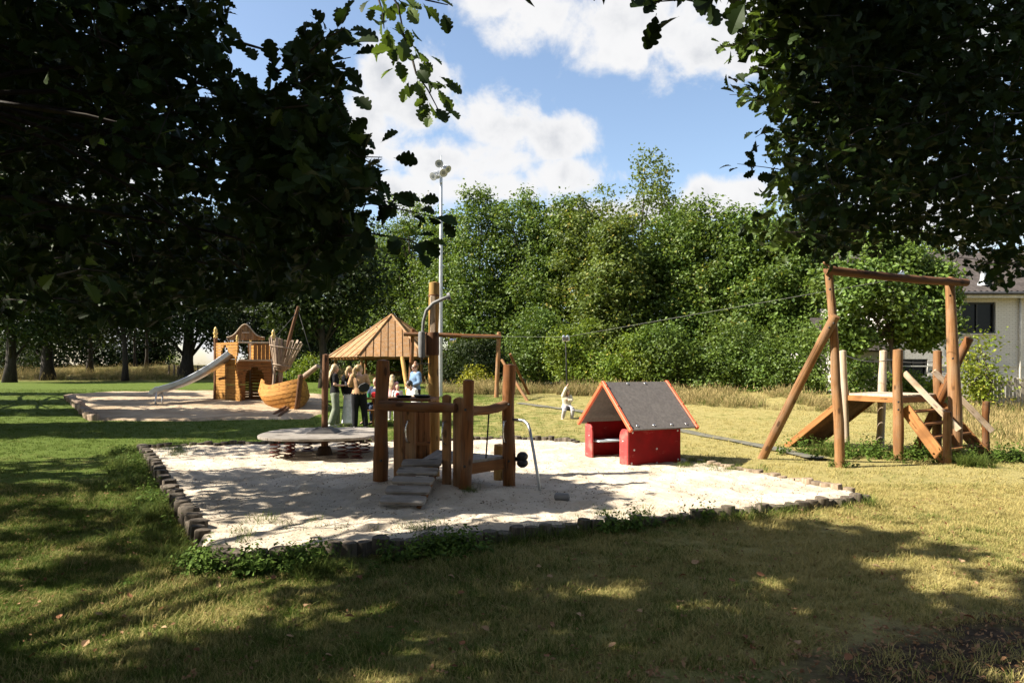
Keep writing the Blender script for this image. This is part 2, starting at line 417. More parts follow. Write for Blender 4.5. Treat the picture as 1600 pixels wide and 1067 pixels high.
# ------------------------------------------------------------------ the sandpit outline (ground metres, along the log tops)
def pts(z, L): return [tuple(gp(a, b, z)[:2]) for a, b in L]
EDGE_FRONT = pts(.125, [(324,850),(372,860),(415,856),(470,850),(525,846),(570,841),(625,838),(675,834),(740,829),(800,824),(900,814),(1000,805),(1100,796),(1200,787),(1300,777),(1356,771)])
EDGE_LEFT = pts(.13, [(324,850),(314,824),(302,805),(288,784),(272,764),(258,745),(244,723),(230,704),(222,693)])
EDGE_FAR = pts(.12, [(222,692),(258,693),(337,690),(428,687),(520,686),(640,684),(740,682),(800,681),(860,682),(905,687)])
EDGE_RIGHT = pts(.08, [(905,688),(960,696),(1030,706),(1085,716),(1130,726),(1190,738),(1220,743),(1248,748),(1270,753),(1294,758),(1326,764),(1356,771)])
PIT = EDGE_FRONT + EDGE_RIGHT[::-1][1:] + EDGE_FAR[::-1] + EDGE_LEFT[::-1][1:-1]
PIT2 = [tuple(gp(a, b)[:2]) for a, b in [(146,656),(135,647),(121,634),(109,623),(112,616),(180,612.5),(260,611.5),(350,611),(440,613),(500,617),(510,628),(505,645),(480,654),(330,656)]]
TOWER = (-0.85, 8.85)
_fr = np.random.default_rng(5); FOOT = np.stack([_fr.uniform(-7, 4.5, 420), _fr.uniform(5.6, 14.2, 420), _fr.uniform(.07, .15, 420), _fr.uniform(.012, .032, 420)], 1)
def sandz(x, y):
    x = np.asarray(x, float); y = np.asarray(y, float)
    z = 0.055+0.05*(fbm(x*1.1, y*1.1, 3, 3)-0.45)+0.06*(fbm(x*3.6, y*3.6, 9, 3)-0.45)+0.030*(fbm(x*8, y*8, 5, 2)-0.4)
    sh = x.shape; xf = x.ravel(); yf = y.ravel(); dent = np.zeros(xf.shape)
    for (fx, fy, fr, fd) in FOOT:
        m_ = (np.abs(xf-fx) < fr*2) & (np.abs(yf-fy) < fr*2); q = ((xf[m_]-fx)**2+(yf[m_]-fy)**2)/fr**2; dent[m_] += fd*(-np.exp(-q*1.6)+.45*np.exp(-(np.sqrt(q)-1.25)**2*6))
    z = z+dent.reshape(sh)
    z = z+0.10*np.exp(-(((x+1.55)/0.9)**2+((y-8.7)/0.8)**2))+0.07*np.exp(-(((x+.35)/0.8)**2+((y-8.3)/0.6)**2))
    z = z+0.025*ss(0.9, 0.2, distpoly(x, y, EDGE_FRONT, False))
    z = z-0.04*np.exp(-(((x+3.4)/1.6)**2+((y-12.4)/1.2)**2))
    return z
def gz(x, y):
    if inpoly([x], [y], PIT)[0]: return float(sandz([x], [y])[0])
    return tz(x, y)

# ------------------------------------------------------------------ ground sheets
def m_lawn(name):
    m, nt, b = material(name); p = poscoord(nt)
    sx = nt.nodes.new('ShaderNodeSeparateXYZ'); nt.links.new(p, sx.inputs[0]); X = sx.outputs['X']; Y = sx.outputs['Y']
    n1 = n_noise(nt, p, 0.55, 4, 0.6); n2 = n_noise(nt, p, 3.2, 4, 0.65); n3 = n_noise(nt, p, 38, 4, 0.7)
    # the turf is dry to the right and lusher beyond the pit on the left
    dry = n_math(nt, 'ADD', n_math(nt, 'MULTIPLY', n1, 1.0), n_math(nt, 'MULTIPLY', n_ramp(nt, X, -5.0, 5.0), 0.55))
    lush = n_math(nt, 'MULTIPLY', n_ramp(nt, Y, 9.0, 15.0), n_ramp(nt, X, 0.0, -6.0))
    dry = n_math(nt, 'SUBTRACT', dry, n_math(nt, 'MULTIPLY', lush, 0.20))
    dry = n_ramp(nt, n_math(nt, 'ADD', dry, n_math(nt, 'MULTIPLY', n_math(nt, 'SUBTRACT', n2, 0.5), 1.3)), 0.42, 1.05)
    col = n_mix(nt, dry, c4((0.075, 0.108, 0.016)), c4((0.29, 0.245, 0.095)))
    col = n_mix(nt, n_math(nt, 'MULTIPLY', n_ramp(nt, n3, 0.5, 0.75), 0.5), col, c4((0.05, 0.045, 0.018)))
    # bare trodden earth under the oak at the near right
    s = n_math(nt, 'SUBTRACT', n_math(nt, 'SUBTRACT', n_math(nt, 'MULTIPLY', X, 0.47), n_math(nt, 'MULTIPLY', Y, 0.88)), -2.60)
    s = n_math(nt, 'ADD', s, n_math(nt, 'MULTIPLY', n_math(nt, 'SUBTRACT', n2, 0.5), 1.1))
    bare = n_math(nt, 'MULTIPLY', n_ramp(nt, s, -0.25, 0.35), n_ramp(nt, Y, 7.0, 5.5))
    soil = n_mix(nt, n_ramp(nt, n_noise(nt, p, 22, 5, 0.7), 0.35, 0.7), c4((0.030, 0.020, 0.013)), c4((0.085, 0.058, 0.038)))
    col = n_mix(nt, bare, col, soil)
    # long straw on the far bank
    straw = n_mix(nt, n_ramp(nt, n_noise(nt, p, 0.3, 4), 0.35, 0.65), c4((0.10, 0.10, 0.03)), c4((0.24, 0.18, 0.075)))
    col = n_mix(nt, n_ramp(nt, Y, 46.0, 52.0), col, straw)
    nt.links.new(col, b.inputs['Base Color']); b.inputs['Roughness'].default_value = 0.9; b.inputs['Specular IOR Level'].default_value = 0.1
    nt.links.new(n_bump(nt, n_math(nt, 'ADD', n3, n2), 0.8, 0.03), b.inputs['Normal'])
    return m
M_LAWN = m_lawn('turf')
def lawnz(x, y):
    return terr(x, y)+0.05*(fbm(x*.5, y*.5, 21, 3)-.45)*(np.asarray(y) < 60)-0.02+.045*np.exp(-(distpoly(x, y, EDGE_FRONT, False)/.7)**2)*ss(-1.5, .5, x)
def lawn():
    xs = np.concatenate([[-900,-400,-200,-120,-80,-60], np.arange(-45, 45, 0.9), [45,60,80,120,200,400,900]])
    ys = np.concatenate([[-200,-60,-20,-8], np.arange(-3, 62, 0.6), [62,66,70,80,100,140,220,400,900]])
    X, Y = np.meshgrid(xs, ys); Z = lawnz(X, Y)
    # sink under the sandpits so that the sand sheets lie clear above
    ins = inpoly(X, Y, PIT) & (distpoly(X, Y, PIT) > .15); Z = np.where(ins, -0.12, Z)
    V = np.stack([X, Y, Z], -1).reshape(-1, 3); nx = len(xs); ny = len(ys)
    i, j = np.meshgrid(np.arange(nx-1), np.arange(ny-1)); a = (j*nx+i).ravel()
    me = np_mesh('lawn', V, np.stack([a, a+1, a+1+nx, a+nx], 1), M_LAWN, smooth=True)
    o = bpy.data.objects.new('lawn', me); link(o)
    tag(o, 'mown lawn of dry yellowish and green grass around the sandpits', 'lawn', kind='structure')
lawn()
def m_sand(name, c1, c2):
    m, nt, b = material(name); p = poscoord(nt)
    n = n_noise(nt, p, 1.3, 5, 0.6); n2 = n_noise(nt, p, 60, 4, 0.7); n3 = n_noise(nt, p, 9, 6, 0.7)
    col = n_mix(nt, n_ramp(nt, n, 0.35, 0.65), c4(c1), c4(c2))
    crumbs = n_math(nt, 'MULTIPLY', n_ramp(nt, n_noise(nt, p, 24, 3, 0.5), 0.66, 0.74), 0.75)
    col = n_mix(nt, crumbs, col, c4((0.10, 0.075, 0.05)))
    col = n_mix(nt, n_math(nt, 'MULTIPLY', n_ramp(nt, n3, 0.52, 0.7), 0.3), col, c4(tuple(x*0.6 for x in c1)))
    nt.links.new(col, b.inputs['Base Color']); b.inputs['Roughness'].default_value = 0.95; b.inputs['Specular IOR Level'].default_value = 0.1
    nt.links.new(n_bump(nt, n_math(nt, 'ADD', n_math(nt, 'MULTIPLY', n2, 0.3), n3), 0.7, 0.05), b.inputs['Normal'])
    return m
M_SAND = m_sand('pale_sand', (0.45, 0.375, 0.285), (0.60, 0.515, 0.41))
M_SAND2 = m_sand('brownish_sand', (0.31, 0.23, 0.15), (0.44, 0.345, 0.24))
def sand(name, poly, step, mat, fz, label):
    P = np.array(poly); x0, y0 = P.min(0)-step; x1, y1 = P.max(0)+step
    xs = np.arange(x0, x1, step); ys = np.arange(y0, y1, step); X, Y = np.meshgrid(xs, ys)
    ins = inpoly(X, Y, poly); d = distpoly(X, Y, poly); near = ins | (d < step*1.5)
    Z = fz(X, Y); Z = np.where(ins, Z, Z-0.12)
    idx = -np.ones(X.shape, int); nx = len(xs)
    c = near[:-1, :-1] & near[1:, :-1] & near[:-1, 1:] & near[1:, 1:]
    j, i = np.nonzero(c); a = j*nx+i
    V = np.stack([X, Y, Z], -1).reshape(-1, 3)
    me = np_mesh(name, V, np.stack([a, a+1, a+1+nx, a+nx], 1), mat, smooth=True)
    bm = bmesh.new(); bm.from_mesh(me); bmesh.ops.delete(bm, geom=[v for v in bm.verts if not v.link_faces], context='VERTS'); bm.to_mesh(me); bm.free(); set_smooth(me)
    o = bpy.data.objects.new(name, me); link(o); tag(o, label, 'sand', kind='structure')
sand('sandpit_sand', PIT, 0.045, M_SAND, sandz, 'pale trampled sand in the large log edged sandpit')
sand('far_sandpit_sand', PIT2, 0.16, M_SAND2, lambda x, y: terr(x, y)+0.035+0.10*(fbm(x*.9, y*.9, 31, 3)-.4)+0.22*np.exp(-(((x+10.3)/2.2)**2+((y-24.3)/1.5)**2))*0.5,
     'brownish sand under the wooden ship with shadow stripes across it')
# the rubber strip of a path under the zip line
def path():
    L = [(812,630),(850,635),(900,641),(960,652),(1030,664),(1100,680),(1160,691),(1215,702),(1262,713),(1290,717)]
    C = [gp(a, b) for a, b in L]; V = []; Fc = []
    n = 60; tt = np.linspace(0, len(C)-1, n)
    for k, t in enumerate(tt):
        i = min(int(t), len(C)-2); f = t-i; p = C[i].lerp(C[i+1], f); d = (C[i+1]-C[i]).normalized(); s = Vector((-d.y, d.x, 0))
        w = 0.13+0.10*vnoise(np.array([k*.5]), np.array([3.]), 4)[0]
        for q in (-1, -.5, 0, .5, 1):
            v = p+s*w*q; V.append((v.x, v.y, tz(v.x, v.y)+0.012+0.02*(1-abs(q))))
    for k in range(n-1):
        for q in range(4): a = k*5+q; Fc.append((a, a+1, a+6, a+5))
    m = plain('path_rubber', (0.12, 0.115, 0.09), 0.85, 0, 0.25, 6, 0.3, 0.2, dirt=(0.24, 0.20, 0.10))
    o = bpy.data.objects.new('path', np_mesh('path', np.array(V), np.array(Fc), m, smooth=True)); link(o)
    tag(o, 'narrow grey path strip curving through the grass below the zip line', 'path', kind='structure')
path()

# ------------------------------------------------------------------ round timber
def log(name, a, b, r0, r1, mat, parent, n=12, seg=8, wob=0.06, bend=None, top=0.25, label=None, rng=random):
    """a debarked pole from a to b (parent's frame), its own z axis along the grain"""
    a = Vector(a); b = Vector(b); d = b-a; L = d.length
    ph = rng.random()*9; pp = []; rr = []
    for i in range(seg+1):
        t = i/seg; w = wob*r0*(math.sin(ph+t*5.1)+0.6*math.sin(ph*2+t*11))
        x = w; y = wob*r0*math.cos(ph*1.7+t*6.3)
        if bend: x += bend[0]*4*t*(1-t); y += bend[1]*4*t*(1-t)
        pp.append((x, y, t*L)); rr.append((r0+(r1-r0)*t)*(1+0.05*math.sin(ph*3+t*9)+0.04*math.sin(ph+t*21)))
    m = MB(); m.tube(pp, rr, n, xax=(1,0,0), cap=top)
    q = Vector((0,0,1)).rotation_difference(d.normalized())
    o = m.build(name, mat, None, auto=50)
    M = Matrix.Translation(a) @ q.to_matrix().to_4x4()
    o.parent = parent; o.matrix_basis = M
    if label: o['label'] = label
    return o

# ------------------------------------------------------------------ palisade of short logs round the sandpit
def palisade(name, label, line, zt, spacing, r, mat, base=None, tilt=0.05, group='rows of short logs edging the sandpits', jump=None):
    A = Vector((line[0][0], line[0][1], 0)); t = thing(name, label, 'log border', (A.x, A.y, 0), 0, group)
    meshes = []
    for k in range(7):
        rr = r*random.uniform(.88, 1.1); m = MB(); prof = [(rr*.98, -.32), (rr*1.0, -.05), (rr*1.02, .08), (rr*.99, .140), (rr*.93, .150), (rr*.5, .153)]
        m.lathe(prof, 12, Matrix.Identity(4)); me = m.mesh('border_log', mat, True)
        for v in me.vertices:
            s = 1+0.10*math.sin(3*math.atan2(v.co.y, v.co.x)+k)+0.05*math.sin(5*math.atan2(v.co.y, v.co.x)+2*k); v.co.x *= s; v.co.y *= s
        me.set_sharp_from_angle(angle=math.radians(45)); meshes.append(me)
    P = [Vector((x, y, 0)) for x, y in line]; carry = 0.0; cnt = 0
    for i in range(len(P)-1):
        d = P[i+1]-P[i]; L = d.length; s = carry
        while s < L:
            if not (jump and random.random() < jump):
                p = P[i]+d*(s/L); n = Vector((-d.y, d.x, 0)).normalized()
                p = p+n*random.uniform(-.02, .02)
                o = bpy.data.objects.new('log', random.choice(meshes)); link(o, t)
                o.location = (p.x-A.x, p.y-A.y, zt-0.15+random.uniform(-.03, .025)+(base(p.x, p.y) if base else 0))
                o.rotation_euler = (random.gauss(0, tilt), random.gauss(0, tilt), random.random()*6.3)
                k = random.uniform(.92, 1.1); o.scale = (k, k, 1); cnt += 1
            s += spacing*random.uniform(.93, 1.07)
        carry = s-L
    return cnt
n1 = palisade('log_border', 'dark log row along the near front edge of the large sandpit', EDGE_FRONT, .118, .142, .076, W_LOG_SHADE_DIRT)
n2 = palisade('log_border', 'log row running back along the left side of the large sandpit', EDGE_LEFT[1:], .14, .15, .078, W_LOG_SHADE_DIRT)
n3 = palisade('log_border', 'log row along the far side of the sandpit behind the round sprung table', EDGE_FAR, .115, .148, .074, W_LOG_SHADE_DIRT, jump=.04)
n4 = palisade('log_border', 'sunlit log row on the right side of the sandpit between red hut and corner', EDGE_RIGHT[3:-1], .10, .155, .076, W_LOG, jump=.05)
n5 = palisade('log_border', 'few pale logs edging the far sand at the left of the slide', [PIT2[k] for k in (0,1,2,3)], .16, .34, .15, W_DRIFT, base=lambda x, y: tz(x, y), tilt=.12)
print('logs', n1, n2, n3, n4, n5)

def plank(name, a, b, w, th, mat, parent, up=(0,0,1), bev=.006, label=None, rot=0.0):
    """a board from a to b: w across, th along up; its own x axis runs along the grain"""
    a = Vector(a); b = Vector(b); d = b-a; L = d.length; x = d.normalized(); y = Vector(up).cross(x).normalized(); z = x.cross(y)
    m = MB(); m.box((L/2, 0, 0), (L, w, th)); o = m.build(name, mat, None, bev=bev)
    M = Matrix((x, y, z)).transposed().to_4x4(); M.translation = a
    o.parent = parent; o.matrix_basis = M @ Matrix.Rotation(rot, 4, 'X')
    if label: o['label'] = label
    return o
W_PLANKX = wood('plank_wood', (0.20, 0.08, 0.025), (0.32, 0.14, 0.05), grain=(1.6, 26, 26))
W_PLANKO = wood('orange_plank_wood', (0.23, 0.10, 0.032), (0.36, 0.165, 0.056), grain=(1.6, 26, 26))
W_RAILX = wood('pale_plank_wood', (0.34, 0.23, 0.14), (0.54, 0.42, 0.30), grain=(1.6, 26, 26), weather=(0.42, 0.38, 0.33))
W_ROOFX = wood('roof_plank_wood', (0.33, 0.17, 0.065), (0.50, 0.28, 0.12), grain=(1.3, 20, 20), weather=(0.30, 0.22, 0.15))

# ------------------------------------------------------------------ play tower of posts, planks and a ramp in the pit
def play_tower():
    O = Vector((TOWER[0], TOWER[1], 0)); T = thing('play_tower', 'brown post play tower with boarded ramp in the middle of the sandpit', 'play tower', O)
    l = lambda v: Vector(v)-O
    P1 = Vector((-1.70, 8.80, 0)); P3 = Vector((-0.57, 8.28, 0)); P4 = Vector((-0.04, 8.90, 0)); P5 = Vector((-1.10, 9.62, 0))
    def post(p, h, r0, r1, mat=W_BROWN, lean=(0,0), **k):
        a = Vector((p.x, p.y, gz(p.x, p.y)-.15)); b = Vector((p.x+lean[0], p.y+lean[1], h))
        return log('post', l(a), l(b), r0, r1, mat, T, **k)
    post(P1, 1.695, .098, .082, lean=(.03, .02), n=14); post(P3, 1.45, .078, .068, lean=(.045, 0), n=14); post(P4, 1.64, .084, .080, n=14, wob=.1)
    post(P5, 2.80, .080, .072, W_GOLD, n=16, label='tall golden post with a steel hoist arm')
    # rails
    a = P1+Vector((.02, -.09, 1.12)); b = P1.lerp(P3, .90)+Vector((.0, -.03, 1.115)); log('rail', l(a), l(b), .064, .060, W_BROWN, T)
    log('rail', l(P3+Vector((.05,.05,1.08))), l(P4+Vector((-.04,-.03,1.13))), .060, .058, W_BROWN, T, bend=(0, .045))
    # deck: boards from P3-P4 back to P1-P5
    zd = .46; n = 9; u = (P4-P3); 
    D0 = P3+Vector((-.02,.05,0)); D1 = P4+Vector((-.05,0,0)); D2 = P5+Vector((.05,-.06,0)); D3 = Vector((-1.13, 8.63, 0))
    for k in range(n):
        t0 = (k+.03)/n; t1 = (k+.97)/n
        p0 = D0.lerp(D3, t0); p1 = D1.lerp(D2, t0); p2 = D1.lerp(D2, t1); p3 = D0.lerp(D3, t1)
        m = MB(); poly = [l(p)[:2] for p in (p0, p1, p2, p3)]; m.prism(poly, zd-.045, zd+random.uniform(-.002,.002), (1,0,0), (0,1,0), (0,0,1)); m.build('deck_board', W_GREY, T, bev=.005)
    plank('beam', l(D0+Vector((0,-.01,zd-.10))), l(D1+Vector((0,-.01,zd-.10))), .05, .13, W_PLANKX, T)
    plank('beam', l(D3+Vector((.02,.1,zd-.11))), l(D2+Vector((-.05,-.02,zd-.11))), .05, .12, W_PLANKX, T)
    post(Vector((-.17, 9.50, 0)), .53, .085, .08, W_GOLD, label='short stub post at the back of the deck')
    # plank uprights either side of the ramp opening
    face = (P3-P1); fx = face.normalized(); fy = Vector((-fx.y, fx.x, 0))
    def upright(px, w, ztop, zb, yoff=0.0, mat=W_ORANGE):
        s = None
        for k in range(400):
            q = P1+face*(k/400.0)
            if 800+q.x/q.y*F >= px: s = k/400.0; break
        q = P1+face*(s if s is not None else .9)+fy*yoff
        m = MB(); h = ztop-zb; r = w*.45
        prof = [(-w/2, 0), (w/2, 0), (w/2*.97, h*.5), (w/2, h-r*.5), (w*.3, h-.012), (0, h), (-w*.3, h-.012), (-w/2, h-r*.5), (-w/2*1.03, h*.45)]
        m.prism(prof, -.024, .024, (1,0,0), (0,0,1), (0,-1,0))
        o = m.build('plank', mat, None, bev=.008); o.parent = T
        M = Matrix((fx, fy, Vector((0,0,1)))).transposed().to_4x4(); M.translation = l(q)+Vector((0,0,zb)); o.matrix_basis = M
        return o, q
    upright(620, .145, 1.09, .10, .05); _, qa = upright(638, .135, 1.09, .12, .05)
    _, qb = upright(694, .115, 1.275, .06, .06); upright(714, .165, 1.245, .02, .06)
    def grab(q, z, off=-.03, d=fy):
        m = MB(); p = [Vector(q)+fy*off+Vector((0,0,z))+Vector((0,0,h))-fy*o for h, o in ((-.14,0),(-.13,.05),(-.08,.075),(0,.085),(.08,.075),(.13,.05),(.14,0))]
        m.tube([l(x) for x in p], .011, 8); m.build('grab_handle', M_CHROME, T, smooth=True)
    grab(qa, .80); grab(qb, .80); grab(P4+Vector((-.02,-.04,0)), .78, -.05)
    # back wall of narrow boards with one batten and the counter above it
    B0 = Vector((-1.52, 9.20, 0)); B1 = Vector((-1.14, 9.44, 0))
    for k in range(5):
        a = B0.lerp(B1, (k+.5)/5); plank('plank', l(a+Vector((0,0,.28))), l(a+Vector((0,0,1.12))), .085, .028, W_PLANKX, T, up=(-(B1-B0).y, (B1-B0).x, 0))
    plank('batten', l(B0+Vector((.01,-.04,.58))), l(B1+Vector((.01,-.04,.56))), .03, .05, W_PLANKX, T)
    m = MB(); C0 = Vector((-1.62, 8.92, 1.205)); C1 = Vector((-1.12, 9.36, 1.205))
    m.prism([l(p)[:2] for p in (Vector((-1.66,8.98,0)), Vector((-1.05,8.82,0)), Vector((-1.00,9.42,0)), Vector((-1.50,9.52,0)))], 1.165, 1.205, (1,0,0), (0,1,0), (0,0,1)); m.build('counter_top', W_DARK, T, bev=.006)
    for c in ((-1.44, 9.10), (-1.18, 9.05), (-1.24, 9.30)):
        m = MB(); m.lathe([(.02,.0),(.085,.0),(.105,.025),(.11,.03),(.095,.026),(.08,.008),(.02,.006)], 18, Matrix.Translation(l((c[0], c[1], 1.207)))); m.build('dish', M_BLACK, T, smooth=True)
    # ramp: two strings and five treads
    t = Vector((-1.10, 8.52, .465)); b = Vector((-1.22, 7.44, .10)); ax = (b-t).normalized(); sx = Vector((.985, -.17, 0)).normalized(); nz = sx.cross(ax).normalized()
    if nz.z < 0: nz = -nz
    for s in (-.17, .17): plank('stringer', l(t+sx*s-nz*.075), l(b+sx*s-nz*.12+(t-b)*.1), .05, .09, W_PLANKX, T, up=nz)
    for k in range(5):
        c = t.lerp(b, (k+.45)/5.0); wd = .50 if k < 3 else .52
        m = MB(); hw = wd/2; hl = .080; r = .025
        oct_ = [(-hw+r,-hl),(hw-r,-hl),(hw,-hl+r),(hw,hl-r),(hw-r,hl),(-hw+r,hl),(-hw,hl-r),(-hw,-hl+r)]
        m.prism(oct_, -.018, .018, (1,0,0), (0,1,0), (0,0,1)); o = m.build('tread', W_GREY, None, bev=.005); o.parent = T
        M = Matrix((sx, -ax, nz)).transposed().to_4x4(); M.translation = l(c); o.matrix_basis = M @ Matrix.Rotation(random.gauss(0, .02), 4, 'Z') @ Matrix.Rotation(random.gauss(0,.02), 4, 'X')
    # rope, steel slide pole, black bell-shaped knob
    m = MB(); m.tube([l(Vector((-.29, 8.62, 1.07))), l(Vector((-.31, 8.63, .75))), l(Vector((-.33, 8.64, .46)))], .010, 6); m.build('rope', M_ROPE, T, smooth=True)
    zf = gz(.37, 8.28)
    m = MB(); p = [Vector((-.03, 8.90, .93)), Vector((.10, 8.80, .93)), Vector((.155, 8.74, .925)), Vector((.20, 8.68, .89)), Vector((.225, 8.64, .82)), Vector((.28, 8.50, .5)), Vector((.36, 8.29, zf-.1))]
    m.tube([l(x) for x in p], .019, 10); m.build('steel_pole', M_STEEL, T, smooth=True)
    m = MB(); c = Vector((.135, 8.84, .415)); m.tube([l(Vector((.03,8.89,.42))), l(c)], .03, 10)
    for dz, r in ((.042, .082), (-.042, .082)):
        m.ball(l(c+Vector((0,0,dz))), (.075, .075, .062), 14, 8)
    m.lathe([(.02,-.1),(.03,-.1),(.03,.1),(.02,.1)], 10, Matrix.Translation(l(c))); m.build('black_knob', M_BLACK, T, smooth=True)
    for p in (P1+Vector((.02,-.105,1.12)), P1+Vector((.03,-.10,.42)), P3+Vector((.01,-.085,1.10)), P3+Vector((0,-.085,.42)), P4+Vector((0,-.09,1.13)), P4+Vector((0,-.09,.40))):
        b = MB(); b.ball(l(p), (.017,.012,.017), 8, 6); b.build('bolt', M_DKPLATE, T, smooth=True)
    # hoist on the tall post: bent steel arm, nozzle, tube and cable disc
    q = P5
    m = MB(); p = [Vector((-1.255, 9.55, 1.72)), Vector((-1.255, 9.55, 2.02)), Vector((-1.24, 9.55, 2.25)), Vector((-1.195, 9.54, 2.40)), Vector((-1.10, 9.53, 2.50)), Vector((-.95, 9.52, 2.57)), Vector((-.87, 9.51, 2.595))]
    m.tube([l(x) for x in p], [.02,.02,.022,.025,.026,.024,.024], 10); m.build('hoist_arm', M_GREYPIPE, T, smooth=True)
    m = MB(); m.tube([l(Vector((-.90,9.51,2.59))), l(Vector((-.86,9.51,2.60)))], [.05,.058], 14, cap=0.05); m.build('hoist_nozzle', M_GREYPIPE, T, auto=40)
    m = MB(); m.lathe([(.02,0),(.048,.0),(.05,.02),(.05,.33),(.042,.355),(.02,.36)], 16, Matrix.Translation(l(Vector((-1.255, 9.50, 1.75))))); m.build('hoist_tube', M_GREYPIPE, T, auto=40)
    m = MB(); m.tube([l(Vector((-1.255,9.50,1.75))), l(Vector((-1.255,9.50,1.66)))], .012, 8); m.lathe([(.03,0),(.10,0),(.10,.012),(.03,.014)], 16, Matrix.Translation(l(Vector((-1.235,9.50,1.655))))); m.build('hoist_disc', M_DKPLATE, T, auto=40)
    m = MB(); m.lathe([(.06,0),(.092,.0),(.095,.02),(.095,.30),(.088,.32),(.05,.32)], 18, Matrix.Translation(l(Vector((P5.x-.02, P5.y-.01, 1.78))))); m.build('dark_band', W_DARK, T, auto=40)  # slightly wider dark band round the tall post
    m = MB(); m.box(l(Vector((P5.x-.01, P5.y-.065, 2.30))), (.075, .03, .62)); m.build('face_board', W_RAIL, T, bev=.01)
    m = MB(); m.lathe([(.03,0),(.077,.0),(.080,.01),(.080,.025),(.075,.03),(.03,.03)], 18, Matrix.Translation(l(Vector((P5.x, P5.y, 2.60))))); m.build('post_ring', W_DARK, T, auto=40)
play_tower()
def roller():
    x, y = gp(878, 785, .05)[:2]; m = MB()
    m.tube([(-.08,.025,.0),(-.068,.022,.0),(.068,-.022,.0),(.08,-.025,.0)], [.032,.047,.047,.032], 14)
    o = m.build('pipe_stub', M_GREYPIPE, None, smooth=True); o.location = (x, y, gz(x, y)+.03)
    tag(o, 'short grey cylinder lying in the sand beside the bent steel pole', 'pipe stub')
roller()

# ------------------------------------------------------------------ round sprung platform
def sprung_table():
    c = Vector((-3.42, 12.45, 0)); T = thing('rocking_platform', 'large round grey plank platform on coil springs with a post through it', 'rocking platform', c)
    zt = .425; R = 1.10; nb = 13; a = math.radians(4)
    def half(y):   # squarish round outline
        v = 1-abs(y/R)**2.7; return R*1.0*max(v, 0)**(1/2.7)
    ca, sa = math.cos(a), math.sin(a)
    for k in range(nb):
        y0 = -R+2*R*k/nb+.004; y1 = -R+2*R*(k+1)/nb-.004; ys = np.linspace(y0, y1, 5)
        poly = [(half(y), y) for y in ys]+[(-half(y), y) for y in ys[::-1]]
        poly = [(x*ca-y*sa, x*sa+y*ca) for x, y in poly]
        if abs(poly[0][0]-poly[-1][0]) < .02: continue
        m = MB(); m.prism(poly, zt-.045, zt+random.uniform(-.0015, .0015), (1,0,0), (0,1,0), (0,0,1)); m.build('plank', W_GREY, T, bev=.004)
    for y in (-.34, .34): plank('bearer', (-.78, y, zt-.09), (.78, y, zt-.09), .09, .085, W_BLACKISH, T)
    log('post', (0, 0, -.1), (.02, 0, zt+1.42), .064, .058, W_DARK, T)
    m = MB(); hs = .27; ht = .12
    vs = [(-hs,-hs,zt+.002),(hs,-hs,zt+.002),(hs,hs,zt+.002),(-hs,hs,zt+.002),(-ht,-ht,zt+.10),(ht,-ht,zt+.10),(ht,ht,zt+.10),(-ht,ht,zt+.10)]
    m.add(vs, [(0,1,5,4),(1,2,6,5),(2,3,7,6),(3,0,4,7),(4,5,6,7),(3,2,1,0)]); m.build('post_skirt', M_DKPLATE, T, bev=.01)
    for (x, y) in ((-.72,-.52),(-.50,-.42),(-.74,.38),(.42,-.35),(.70,-.50),(.66,.42),(.40,.5),(-.45,.5)):
        m = MB(); p = []; rr = .085; z0 = .03; z1 = zt-.12; turns = 4.2; n = 44
        for i in range(n+1): t = i/n; p.append((x+rr*math.cos(t*turns*2*PI), y+rr*math.sin(t*turns*2*PI), z0+(z1-z0)*t))
        m.tube(p, .012, 5); sp = m.build('spring', M_SPRING, T, smooth=True)
        m = MB(); m.lathe([(.03,0),(.11,0),(.11,.015),(.03,.02)], 14, Matrix.Translation((x, y, .02))); m.build('spring_plate', M_SPRING, T, auto=40)
    m = MB(); m.lathe([(.1,-.1),(.16,-.1),(.145,.05),(.11,.16),(.09,.18)], 14); m.build('post_foot', W_BLACKISH, T, auto=40)
W_BLACKISH = wood('blackish_wood', (0.03, 0.018, 0.012), (0.06, 0.035, 0.02))  # near-black wood for the bearers and the post foot
sprung_table()

